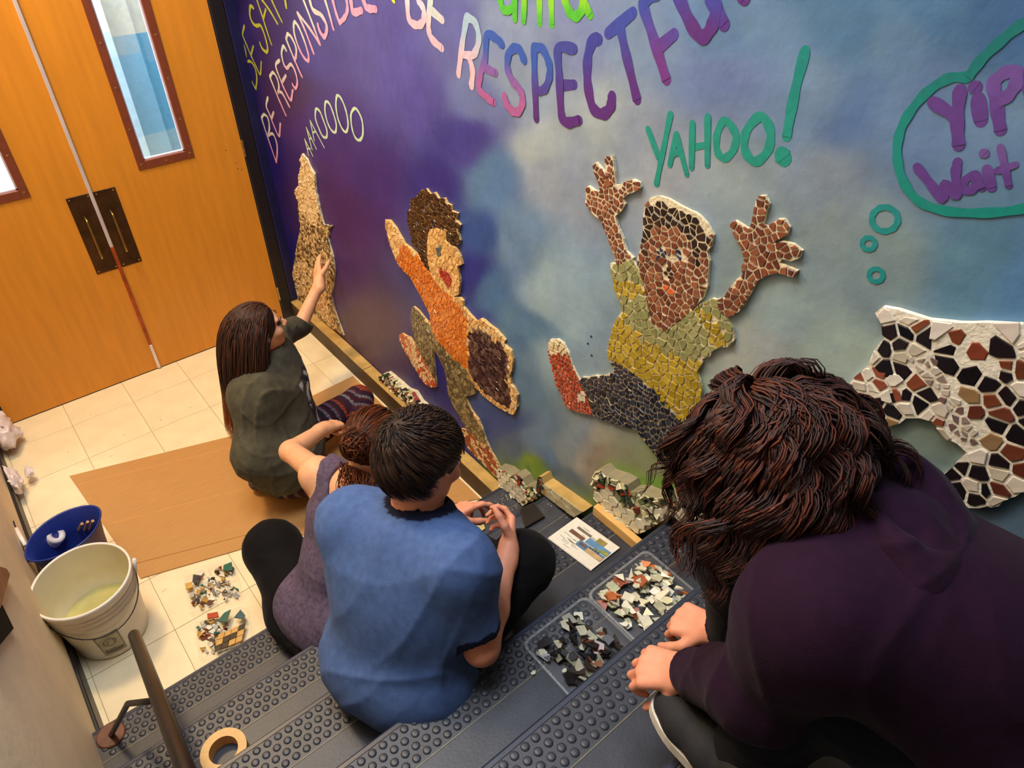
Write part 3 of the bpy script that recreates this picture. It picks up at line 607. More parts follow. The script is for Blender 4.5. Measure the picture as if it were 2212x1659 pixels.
mosaic('cheering_boy_mosaic','mosaic of a cheering boy with black hair, yellow and sage shirt and red boot',[handL,head2,armR,shirt2,pants2,boot2],
 [([(900,380),(1060,380),(1200,455),(1360,555),(1440,690),(1410,690),(1330,580),(1180,490),(1050,430),(935,432)],None),(hair2,BK),([(985,785),(1062,785),(1062,885),(990,885)],[(44,56,84),(36,44,70)],.016),([(1130,815),(1208,810),(1208,922),(1135,910)],[(44,56,92),(30,36,60)],.016),([(1055,940),(1130,940),(1130,1030),(1060,1030)],BK,.016),([(1035,1075),(1165,1160),(1130,1205),(1055,1150)],[(214,98,54)]),(head2,BR),
 ([(650,1058),(770,1058),(872,1078),(882,1150),(790,1192),(690,1202),(655,1130)],YEL),([(1285,1290),(1340,1268),(1420,1340),(1482,1400),(1532,1500),(1562,1582),(1440,1592),(1400,1480),(1340,1400)],YEL),
 (m4t3([(720,65),(760,170),(840,230),(870,310),(970,330),(1060,410),(1180,440),(1350,470),(1310,560),(1350,700),(1300,970),(1230,1010),(1100,850),(950,700),(760,545),(600,470),(600,300)]),YEL,.026),(shirt2,SAG,.026),
 (m4t3([(340,730),(410,730),(425,800),(360,800)]),[(216,206,180)]),(m4t3([(100,290),(290,290),(290,425),(140,425)]),[(224,204,160),(232,214,172)]),(boot2,RED,.017),(pants2,[(44,44,58),(36,36,46),(58,58,70)],.0195),(handL,BR,.019),(armR,BR,.021),(None,BR)],.0215,.0046,M3,base=.010,seed=9,tilt=.05)
# leopard-coloured dog
dog=[(465,250),(530,205),(640,220),(760,270),(860,305),(1000,325),(1250,325),(1533,318),(1900,318),(2150,380),(2150,1300),(1900,1480),(1640,1520),(1400,1592),(1250,1662),(1130,1662),(1000,1560),(900,1460),(1000,1375),(1060,1320),(1112,1252),(1060,1200),(980,1160),(920,1090),(870,1030),(780,1000),(690,1002),(640,1040),(540,1068),(470,1022),(420,970),(340,880),(280,820),(272,760),(330,700),(420,630),(450,570),(460,510),(520,430),(510,330),(488,290)]
DG=[(36,26,30),(24,22,26),(20,18,24),(34,26,30),(130,70,46),(30,24,28),(30,24,28),(226,216,200),(214,204,188),(96,48,36),(206,196,176),(124,66,44),(30,24,28),(150,120,84),(222,214,202),(110,60,42),(190,180,160)]
mosaic('dog_mosaic','spotted dog mosaic of black, white, brown and red shards at right edge',[dog],
 [([(440,190),(640,190),(860,290),(2200,300),(2200,350),(1000,345),(800,320),(560,260)],None),([(860,330),(2200,330),(2200,420),(1340,430),(1040,420),(880,440)],[(216,206,196),(206,196,186),(224,216,206)],.05),
 ([(270,760),(345,765),(350,850),(300,850)],[(16,12,16)]),([(420,940),(560,915),(700,895),(700,925),(560,960),(430,985)],[(150,50,48),(130,40,42)],.02),
 ([(330,700),(420,640),(650,700),(640,830),(520,880),(360,850)],[(222,214,196),(210,200,184),(228,222,208),(150,80,60)],.03),
 ([(700,560),(930,600),(1000,800),(1100,880),(1210,1100),(1180,1200),(1060,1180),(980,960),(900,820),(720,660)],[(206,196,182),(150,130,120),(196,184,170),(120,96,92)],.018),
 ([(1050,430),(1320,430),(1320,620),(1150,660),(1060,560)],[(118,72,42),(136,66,46),(150,92,60),(104,52,38)],.04),(None,DG)],.0365,.0062,M5,base=.013,seed=21,tilt=.05,wobble=.006,grout=mat('mosaic_grout_white',(236,230,212),.8,var=.1,scale=40,bump=.3,bscale=120))
print(MOS)
# broken-tile tufts that stand along the skirting
TUF=[(196,190,140),(210,206,160),(40,58,44),(150,60,40),(44,30,28),(120,126,84),(222,216,182)]
mosaic('trim_1','',[[ (1073,1012),(1092,1018),(1104,1028),(1116,1024),(1128,1034),(1136,1050),(1152,1052),(1166,1072),(1158,1078),(1130,1092),(1104,1070),(1078,1048)]],
 [([(1073,1012),(1100,1030),(1128,1044),(1140,1060),(1128,1092),(1078,1050)],[(230,222,192)],.042),(None,TUF,.02)],.02,.002,L0,x=XW,base=.05,th=.006,wobble=0,seed=2,tilt=.5,cat=None,kind='structure',grout=mat('skirting_bed',(140,130,100),.8,var=.1))
mosaic('trim_2','',[[(1158,1062),(1162,1030),(1170,1030),(1175,1045),(1260,1106),(1240,1118),(1168,1064)]],
 [([(1160,1026),(1174,1026),(1176,1044),(1168,1070),(1156,1064)],TUF[2:5],.014),(None,[(196,184,144),(206,196,156)],.06)],.02,.001,L0,x=XW,base=.05,wobble=0,seed=4,tilt=.05,cat=None,kind='structure',grout=m_ledget)
Z6=lambda x,y:(1000+x/3.949,980+y/3.949)
tt=[(1100,250),(1130,150),(1170,140),(1215,190),(1250,205),(1330,230),(1400,270),(1420,330),(1500,330),(1590,370),(1650,380),(1760,355),(1850,420),(1960,520),(2100,600),(2200,700),(2010,700),(1900,610),(1780,520),(1600,640),(1490,690),(1300,540),(1130,395),(1105,320)]
mosaic('trim_3','',[tt],[([(1110,265),(1150,330),(1220,240),(1290,340),(1390,430),(1440,500),(1560,545),(1640,580),(1490,700),(1120,400)],[(224,216,186),(214,206,174)],.043),([(1680,460),(1780,430),(1900,500),(2050,600),(2010,700),(1900,610),(1780,520),(1640,600)],[(224,216,186),(214,208,180)],.043),(None,TUF,.024)],.024,.0022,Z6,x=XW,base=.055,th=.006,wobble=0,seed=6,tilt=.55,cat=None,kind='structure',grout=mat('skirting_bed',(140,130,100),.8,var=.1))
mosaic('trim_4','',[[(822,812),(838,804),(862,824),(880,840),(896,846),(910,868),(925,880),(950,902),(962,914),(946,914),(930,900),(900,880),(870,856),(846,838)]],[(None,TUF+[(228,222,190)]*3,.017)],.017,.0015,L0,x=XW,base=.02,th=.02,seed=8,tilt=.9,cat=None,kind='structure')
# pine board at the foot of the tiles on the third tread
a,b=F(1263,1089,.545),F(1357,1169,.545)
p=[WX(*q,XW-.055)[1:] for q in ((1263,1089),(1286,1076),(1377,1152),(1357,1169))]
box('trim_5',(XW-.084,.83,.541),(XW-.058,1.100,.585),m_board,bev=.002,kind='structure')

# ------------------------------------------------------------------ signed-distance modelling for bodies and clothes
class SDF:
    def __init__(s,vox=.006): s.p=[]; s.vox=vox; s.post=[]
    def cone(s,a,b,r1,r2=None,k=.02,clip=None,sub=False,flat=None):
        a=np.array(a,float);b=np.array(b,float); r2=r1 if r2 is None else r2; ba=b-a; L2=max(ba@ba,1e-9); R=max(r1,r2)
        def fn(X,Y,Z):
            px=X-a[0];py=Y-a[1];pz=Z-a[2]; t=np.clip((px*ba[0]+py*ba[1]+pz*ba[2])/L2,0,1)
            d=np.sqrt((px-ba[0]*t)**2+(py-ba[1]*t)**2+(pz-ba[2]*t)**2)-(r1+(r2-r1)*t)
            if clip is not None:
                for pt,n in clip: d=np.maximum(d,(X-pt[0])*n[0]+(Y-pt[1])*n[1]+(Z-pt[2])*n[2])
            return d
        s.p.append((fn,np.minimum(a,b)-R,np.maximum(a,b)+R,k,sub)); return s
    def chain(s,pts,rs,k=.02,**kw):
        for i in range(len(pts)-1): s.cone(pts[i],pts[i+1],rs[i],rs[i+1],k,**kw)
        return s
    def ell(s,c,r,axes=None,k=.02,sub=False):
        c=np.array(c,float); r=np.array(r,float); A=np.eye(3) if axes is None else np.array([unit(v) for v in axes]); R=r.max()
        def fn(X,Y,Z):
            px=X-c[0];py=Y-c[1];pz=Z-c[2]; q=[(px*A[i][0]+py*A[i][1]+pz*A[i][2]) for i in range(3)]
            k0=np.sqrt(sum((q[i]/r[i])**2 for i in range(3))); k1=np.sqrt(sum((q[i]/r[i]**2)**2 for i in range(3)))+1e-9
            return k0*(k0-1)/k1
        s.p.append((fn,c-R,c+R,k,sub)); return s
    def mesh(s,name,m,parent,noise=None,colfn=None,final=None,**kw):
        lo=np.min([p[1] for p in s.p if not p[4]],0)-.03; hi=np.max([p[2] for p in s.p if not p[4]],0)+.03; h=s.vox
        n=np.ceil((hi-lo)/h).astype(int)+1; D=np.full(n,.05,np.float32)
        gx=lo[0]+np.arange(n[0])*h; gy=lo[1]+np.arange(n[1])*h; gz=lo[2]+np.arange(n[2])*h
        for fn,a,b,k,sub in s.p:
            m_=k+.02; i0=np.clip(((a-m_-lo)/h).astype(int),0,n-1); i1=np.clip(((b+m_-lo)/h).astype(int)+2,1,n)
            if (i1<=i0).any(): continue
            sl=tuple(slice(i0[j],i1[j]) for j in range(3))
            X=gx[sl[0]][:,None,None];Y=gy[sl[1]][None,:,None];Z=gz[sl[2]][None,None,:]
            d=fn(X,Y,Z).astype(np.float32); o=D[sl]
            if sub:
                hh=np.clip(.5-.5*(d+o)/k,0,1) if k>0 else (d<-o)*1.; D[sl]=o+(-d-o)*hh+k*hh*(1-hh)
            else:
                hh=np.clip(.5+.5*(o-d)/k,0,1); D[sl]=np.minimum(o+(d-o)*hh-k*hh*(1-hh),np.minimum(o,d)) if False else (o+(d-o)*hh-k*hh*(1-hh))
        if noise is not None:
            X=gx[:,None,None];Y=gy[None,:,None];Z=gz[None,None,:]
            D=np.where(np.abs(D)<.04,D+noise(X,Y,Z).astype(np.float32),D)
        if final is not None:
            X=gx[:,None,None];Y=gy[None,:,None];Z=gz[None,None,:]; D=np.maximum(D,final(X,Y,Z))
        D[0]=D[-1]=.05; D[:,0]=D[:,-1]=.05; D[:,:,0]=D[:,:,-1]=.05
        g=openvdb.FloatGrid(.05); g.copyFromArray((D/1.0).astype(np.float32)); P,Q=g.convertToQuads()
        P=P*h+lo; Q=Q.astype(int)
        a=P[Q[:,0]];b=P[Q[:,1]];c=P[Q[:,2]]
        if len(Q) and (np.einsum('ij,ij->i',np.cross(b-a,c-a),a-P.mean(0))).sum()<0: Q=Q[:,::-1].copy()
        return mesh(name,P,Q,m,parent,True,colfn(P) if colfn else None,**kw)
def folds(amp,f=22,seed=0,ax=(1,.4,.7)):
    r=np.random.RandomState(seed); A=[(unit(r.normal(size=3)+np.array(ax)*.8)*f*r.uniform(.5,1.5),r.uniform(0,6),r.uniform(.5,1)) for _ in range(4)]; B=[(unit(r.normal(size=3))*f*.45,r.uniform(0,6)) for _ in range(4)]
    def fn(X,Y,Z):
        w=.75*sum(np.sin(2*(b[0]*X+b[1]*Y+b[2]*Z)+p) for b,p in B); o=0
        for i,(a,ph,g) in enumerate(A):
            q=1-np.abs(np.sin((a[0]*X+a[1]*Y+a[2]*Z+ph+w*(.7+.25*i))*1.15)); o=o-g*(q*q*q-.25)*(.6+.4*np.sin(w*1.3+i*2))
        return amp*o
    return fn
def frame(fwd,up):
    f=unit(fwd); u=unit(np.array(up)-f*np.dot(up,f)); return f,u,np.cross(f,u)    # fwd, up, right
def add_head(B,c,fwd,up,s=1.0,nb=None):
    f,u,r=frame(fwd,up); c=np.array(c,float); A=(r,f,u)
    L=lambda x,y,z: c+(r*x+f*y+u*z)*s
    B.ell(L(0,-.012,.028),np.array((.076,.096,.092))*s,A,.01)
    B.ell(L(0,.022,-.045),np.array((.056,.068,.072))*s,A,.03)
    B.ell(L(0,.06,-.088),np.array((.024,.024,.018))*s,A,.03)           # chin
    B.ell(L(0,.078,.03),np.array((.05,.014,.012))*s,A,.02)             # brow
    for q in (-1,1):
        B.ell(L(.031*q,.098,.008),np.array((.017,.014,.012))*s,A,.012,sub=True)
        B.ell(L(.038*q,.066,-.025),np.array((.022,.022,.018))*s,A,.02)  # cheek
        B.ell(L(.077*q,-.004,-.005),np.array((.009,.02,.031))*s,(r,unit(f+u*.25),unit(u-f*.25)),.006)
        B.ell(L(.084*q,.003,-.003),np.array((.006,.010,.017))*s,A,.004,sub=True)
    B.cone(L(0,.09,.012),L(0,.112,-.022),.008*s,.0125*s,.012)
    for q in (-1,1): B.ell(L(.012*q,.104,-.026),np.array((.008,.009,.007))*s,A,.006)
    B.ell(L(0,.088,-.052),np.array((.024,.010,.006))*s,A,.006); B.ell(L(0,.087,-.062),np.array((.021,.010,.006))*s,A,.005)
    return L
def add_face_parts(parent,L,mb_eye,mb_brow):
    for q in (-1,1):
        e=MB().lathe(L(.031*q,.083,.008),[(0,-.011),(.008,-.008),(.011,0),(.008,.008),(0,.011)],12).build('eye',mb_eye,parent,smooth=True)
        MB().tube([L(.016*q,.099,.024),L(.032*q,.1,.029),L(.048*q,.088,.024)],[.002,.003,.0015],6).build('eyebrow',mb_brow,parent)
def add_hand(B,w,d,n,curl=(.5,.6,.4),side=1,s=1.0,spread=.12,thumb=(.5,.8,.35),curls=None):
    d=unit(d); n=unit(np.array(n)-d*np.dot(n,d)); l=np.cross(d,n)*side; w=np.array(w,float)
    K=[]
    for i,(o,fw) in enumerate(((.031,.084),(.011,.09),(-.010,.087),(-.029,.078))):
        k=w+(d*fw+l*o)*s; K.append(k); B.cone(w+l*o*.55*s+d*.012*s,k,.0155*s,.0115*s,.012)
    B.cone(w-d*.03*s,w+d*.02*s,.024*s,.024*s,.02)
    for i,(len_,r0) in enumerate(((.074,.0092),(.082,.0095),(.077,.009),(.06,.008))):
        c=curls[i] if curls else curl; p=K[i]; ang=0; dirb=unit(d+l*spread*(1.3-i))
        for j,fr in enumerate((.46,.3,.24)):
            ang+=c[j]; dd=dirb*math.cos(ang)+n*math.sin(ang); q=p+dd*len_*fr*s
            B.cone(p,q,r0*s*(1-.1*j),r0*s*(.92-.1*j),.004); p=q
    tb=w+(d*.026+l*.024)*s; t1=tb+unit(d*thumb[0]+l*thumb[1]+n*thumb[2])*.042*s; t2=t1+unit(d*(thumb[0]+.5)+l*thumb[1]*.5+n*(thumb[2]+.15))*.032*s; t3=t2+unit(d*(thumb[0]+.8)+l*thumb[1]*.15+n*(thumb[2]+.25))*.024*s
    B.chain([tb,t1,t2,t3],[.0145*s,.0115*s,.010*s,.0082*s],.007)
def torso(B,hip,neck,shL,shR,lat,g=1.0,k=.05,hipw=.09,depth=1.0,r0=0):
    lat=unit(lat); hip=np.array(hip);neck=np.array(neck); up=neck-hip
    B.cone(hip-lat*hipw,hip+lat*hipw,.115*g+r0,None,k)
    w=hip+up*.38; c=hip+up*.72
    B.cone(hip,w,.125*g+r0,.11*g+r0,k); B.cone(w-lat*.03,c-lat*.055,.095*g+r0,.1*g+r0,k); B.cone(w+lat*.03,c+lat*.055,.095*g+r0,.1*g+r0,k)
    B.cone(c,neck-up*.08,.10*g+r0,.06*g+r0,k)
    mid=(np.array(shL)+np.array(shR))/2*.5+(neck-up*.07)*.5
    B.cone(mid,shL,.062*g+r0,.052*g+r0,k); B.cone(mid,shR,.062*g+r0,.052*g+r0,k)
    B.cone(c-lat*.05,shL,.085*g+r0,.05*g+r0,k); B.cone(c+lat*.05,shR,.085*g+r0,.05*g+r0,k)
# hair strands -------------------------------------------------------
def strands(n,root,step,nstep,width,cols,seed=0,seg_fn=None):
    """root(rg)->(p,dir,normal); step(p,d,i,rg_state)->(p,d). ribbons with a ridge"""
    rg=np.random.RandomState(seed); V=[];Fq=[];C=[]; strands.cnt=0
    for s_ in range(n):
        p,d,st=root(rg); pts=[p]; 
        for i in range(nstep):
            p,d=step(p,d,i,st); pts.append(p)
        pts=np.array(pts); m=len(pts); T=np.gradient(pts,axis=0); T/=np.linalg.norm(T,axis=1)[:,None]+1e-9
        out=st['n']; S=np.cross(T,out); S/=np.linalg.norm(S,axis=1)[:,None]+1e-9; O=np.cross(S,T)
        w=width*rg.uniform(.6,1.3)*np.clip(np.linspace(1.25,.15,m),0,1)[:,None]*np.minimum(1,(np.arange(m)+1.5)/2.5)[:,None]
        base=strands.cnt
        V.append(np.concatenate([pts-S*w,pts+O*w*.7,pts+S*w],0)); strands.cnt+=3*m
        i=np.arange(m-1)
        for a,c in ((0,m),(m,2*m),(2*m,0)): Fq.append(np.stack([base+a+i,base+c+i,base+c+i+1,base+a+i+1],1))
        k=cols[rg.randint(len(cols))]; k=np.array(k)*rg.uniform(.75,1.2); C.append(np.tile(k,(3*m,1)))
    return np.concatenate(V),np.concatenate(Fq),np.concatenate(C)
strands.cnt=0
def hair_mesh(name,parts,m,parent,**kw):
    V=[];Fq=[];C=[];n=0
    for v,f,c in parts: V.append(v);Fq.append(f+n);C.append(c);n+=len(v)
    V=np.concatenate(V);Fq=np.concatenate(Fq);C=np.concatenate(C); return mesh(name,V,Fq,m,parent,True,C,**kw)
def push_out(p,bodies,extra=.004):
    for c,A,r in bodies:
        q=np.array([(p-c)@A[0],(p-c)@A[1],(p-c)@A[2]]); k=math.sqrt(((q/r)**2).sum())
        if k<1: q=q/k*(1+extra); p=c+A[0]*q[0]+A[1]*q[1]+A[2]*q[2]
    return p
m_skin=mat('skin_light',(222,164,122),.5,var=.05,scale=30,spec=.35); m_skin.node_tree.nodes['Principled BSDF'].inputs['Subsurface Weight'].default_value=.08
m_skin2=mat('skin_pink',(226,150,118),.5,var=.06,scale=30,spec=.35)
m_hair=mat('hair_strands',(60,40,30),.55,attr=True,var=.12,scale=60,spec=.28)
m_eye=mat('eye_dark',(40,30,26),.15); m_brow=mat('eyebrow_brown',(50,32,24),.7)

# ------------------------------------------------------------------ people
def cloth(name,col,**k): return mat(name,col,.85,var=k.pop('var',.1),scale=k.pop('scale',120),bump=.15,bscale=400,spec=.15,sheen=.03,**k)
def scalp_root(L,axes,rad,ok,rg_dir=None):
    f,u,r=axes
    def root(rg):
        while True:
            v=unit(rg.normal(size=3))
            if ok(v,rg): break
        p=L(v[0]*rad[0],v[1]*rad[1]-.012,v[2]*rad[2]+.03); n=unit(r*v[0]/rad[0]+f*v[1]/rad[1]+u*v[2]/rad[2])
        return p,None,{'v':v,'n':n,'ph':rg.uniform(0,6.28),'a':rg.uniform(.6,1.4),'rg':rg}
    return root
def concat_scalp(B,L,axes,rad,m,cols,vox=.006):
    return None

# person one: kneeling girl with long straight hair
def person1():
    root=empty('person',(.70,2.45,0),'person in olive-grey sweatshirt with long straight brown hair reaching up to the mural','person')
    hip=np.array((.68,2.44,.17)); neck=np.array((.725,2.60,.65)); hc=F(558,712,.79)
    shN=np.array((.625,2.455,.575)); shF=np.array((.82,2.75,.60)); lat=unit(shF-shN)
    elF=WX(648,705,1.06); wrF=WX(690,612,1.24); tip=WX(674,525,1.34)
    elN=F(552,985,.36); wrN=F(640,985,.28)
    fw=np.array((.86,-.05,.12)); up=np.array((-.12,0,1.))
    B=SDF(.0055); L=add_head(B,hc,fw,up,1.0); B.cone(neck-(0,0,.03),L(0,-.01,-.05),.055,.05,.03)
    torso(B,hip,neck,shN,shF,lat,.86)
    B.chain([shF,elF,wrF],[.045,.038,.026]); add_hand(B,wrF,tip-wrF,(1,.3,-.2),(.12,.15,.1),-1,1.05,.05)
    B.chain([shN,elN,wrN],[.042,.036,.026]); add_hand(B,wrN,(.8,.2,-.3),(0,.3,-1),(.5,.5,.4),-1)
    knF=np.array((1.15,2.62,.15)); anF=np.array((.98,2.28,.08)); knN=F(765,1045,.16); anN=F(600,1040,.075)
    hF=hip+lat*.09; hN=hip-lat*.09
    B.chain([hF,knF,anF],[.075,.052,.035]); B.chain([hN,knN,anN],[.075,.052,.035]); B.cone(anN,anN+np.array((-.05,.06,-.015)),.033,.028)
    B.cone(anF,anF+np.array((-.1,-.03,-.02)),.033,.026)
    b=B.mesh('body',m_skin,root,final=lambda X,Y,Z:.0075-Z+0*X+0*Y); add_face_parts(root,L,m_eye,m_brow)
    # leggings with knitted bands
    G=SDF(.006); G.chain([hF,knF,anF],[.098,.07,.046],.03); G.chain([hN,knN,anN],[.098,.07,.052],.03); G.cone(anN,anN+np.array((-.07,.07,-.012)),.05,.042,.03); G.cone(hN,hF,.12,.12,.03)
    def legcol(P):
        t=np.full(len(P),9.); s=np.zeros(len(P)); a_=np.zeros(len(P))
        off=0
        for A,Bp in ((hF,knF),(knF,anF),(hN,knN),(knN,anN)):
            d=Bp-A; L_=np.linalg.norm(d); tt=np.clip((P-A)@d/L_**2,0,1); q=P-(A+tt[:,None]*d); dd=np.linalg.norm(q,axis=1); e=np.cross(d/L_,(0,0,1)); e=e/(np.linalg.norm(e)+1e-9); g_=np.cross(d/L_,e)
            ang=np.arctan2(q@e,q@g_); m_=dd<t; t=np.where(m_,dd,t); s=np.where(m_,tt*L_+off,s); a_=np.where(m_,ang,a_)
        pal_=np.array([lin(c) for c in ((58,24,36),(40,34,56),(122,116,120),(62,24,34),(42,22,34),(104,92,104),(70,28,36),(36,30,50),(150,66,30),(60,26,38))])
        band=(np.floor(s/.0155).astype(int))%10; c=pal_[band]; alt=(np.sin(a_*26+s*40)>0)&((band%3)!=0); c[alt]=c[alt]*.45+np.array(lin((40,26,40)))*.55
        return c
    G.mesh('leggings',mat('knit_leggings',(90,60,70),.9,attr=True,var=.1,scale=200,spec=.2),root,noise=folds(.002,20,2),colfn=legcol,final=lambda X,Y,Z:.0075-Z+0*X+0*Y)
    # sweatshirt
    fr0=unit(np.cross(lat,(0,0,1)))
    T=SDF(.007); torso(T,hip+(0,0,.08),neck-(0,0,.015),shN,shF,lat,1.0,k=.09,hipw=.10,r0=.025); T.cone(neck-(0,0,.12)-fr0*.04,hip-fr0*.03+(0,0,.1),.13,.15,.08)
    T.cone(hip-lat*.07+(0,0,.05),hip+lat*.07+(0,0,.05),.135,.135,.06); T.cone(shN,neck+(0,0,.0),.06,.06,.05); T.cone(shF,neck+(0,0,.0),.06,.06,.05)
    e2=elF+(wrF-elF)*.03
    T.chain([shF,e2],[.068,.06],.05,clip=[(e2+unit(wrF-elF)*.02,unit(wrF-elF))]); T.chain([shN,elN,wrN],[.068,.072,.058],.09,clip=None)
    T.cone(neck-(0,0,.02),neck+unit(L(0,0,0)-neck)*.03,.078,.072,.03)
    T.cone(neck+(0,0,.0),L(0,0,-.09),.062,.058,0.004,sub=True)
    gray=np.array(lin((78,74,58)))
    fr_=unit(np.cross(lat,(0,0,1))); 
    def shirtcol(P):
        c=np.tile(gray,(len(P),1)); ch=neck-(0,0,.2); q=P-ch; front=q@fr_; x=q@lat; z=q[:,2]
        w=(front>.07)&(np.abs(x)<.12)&(np.abs(z)<.12)&((np.sin(x*75+3*np.sin(z*45))+np.sin(z*62+2*np.cos(x*50)))>.75); c[w]=lin((188,184,178))
        dk=(front>.07)&(np.abs(x)<.13)&(np.abs(z)<.13)&~w&(np.sin(x*30+z*22)>.2); c[dk]=lin((34,34,38)); return c
    FL=lambda X,Y,Z:.0075-Z+0*X+0*Y
    T.mesh('sweatshirt',cloth('sweatshirt_olive_grey',(88,84,66),attr=True,var=.16,scale=30),root,noise=folds(.0075,20,5,(0,0,1)),colfn=shirtcol,final=FL)
    # long straight hair
    f,u,r=frame(fw,up); H=SDF(.006); A=(r,f,u)
    H.ell(L(0,-.018,.035),(.087,.105,.098),A,.01); H.cone(L(0,-.05,.0),L(0,-.07,-.12),.085,.07,.04); H.cone(L(0,-.07,-.12),L(0,-.085,-.22),.07,.055,.04)
    H.ell(L(0,.12,-.05),(.074,.085,.115),A,.015,sub=True)
    H.mesh('hair',m_hair,root,noise=folds(.004,60,3),colfn=lambda P:np.tile(np.array(lin((40,24,18))),(len(P),1)),label='smooth crown and back of the hair')
    bodies=[(L(0,-.015,.03),A,np.array((.090,.108,.102))),(neck-(0,0,.16),(lat,fr_,np.array((0,0,1.))),np.array((.21,.145,.22))),(L(0,-.07,-.1),A,np.array((.08,.07,.12)))]
    cols=[lin((56,32,22)),lin((44,26,20)),lin((84,46,24)),lin((66,38,24))]
    def step(p,d,i,st):
        if i==0 or d is None: v=st['v']; d=unit(r*v[0]*.5+f*(v[1]*.2-.25)+u*.2)
        d=unit(d*.72+np.array((-.15-.04*st['v'][1],-.05,-.60))+np.array([math.sin(st['ph']+i*.5),math.cos(st['ph']+i*.45),0])*.045); p=p+d*.0235
        return push_out(p,bodies),d
    v,q,c=strands(1700,scalp_root(L,(f,u,r),(.092,.110,.098),lambda v,rg:(v[1]<.35 or v[2]>.55) and v[2]>-.75 and not(v[1]>.3 and v[2]<.6)),step,21,.0022,cols,4)
    # lighter, warm ends
    z=v[:,2]; k=np.clip((.62-z)/.2,0,1)[:,None]; c=c*(1-k*.8)+np.array(lin((178,100,44)))*k*.8
    hair_mesh('hair_lengths',[(v,q,c)],m_hair,root)
person1()

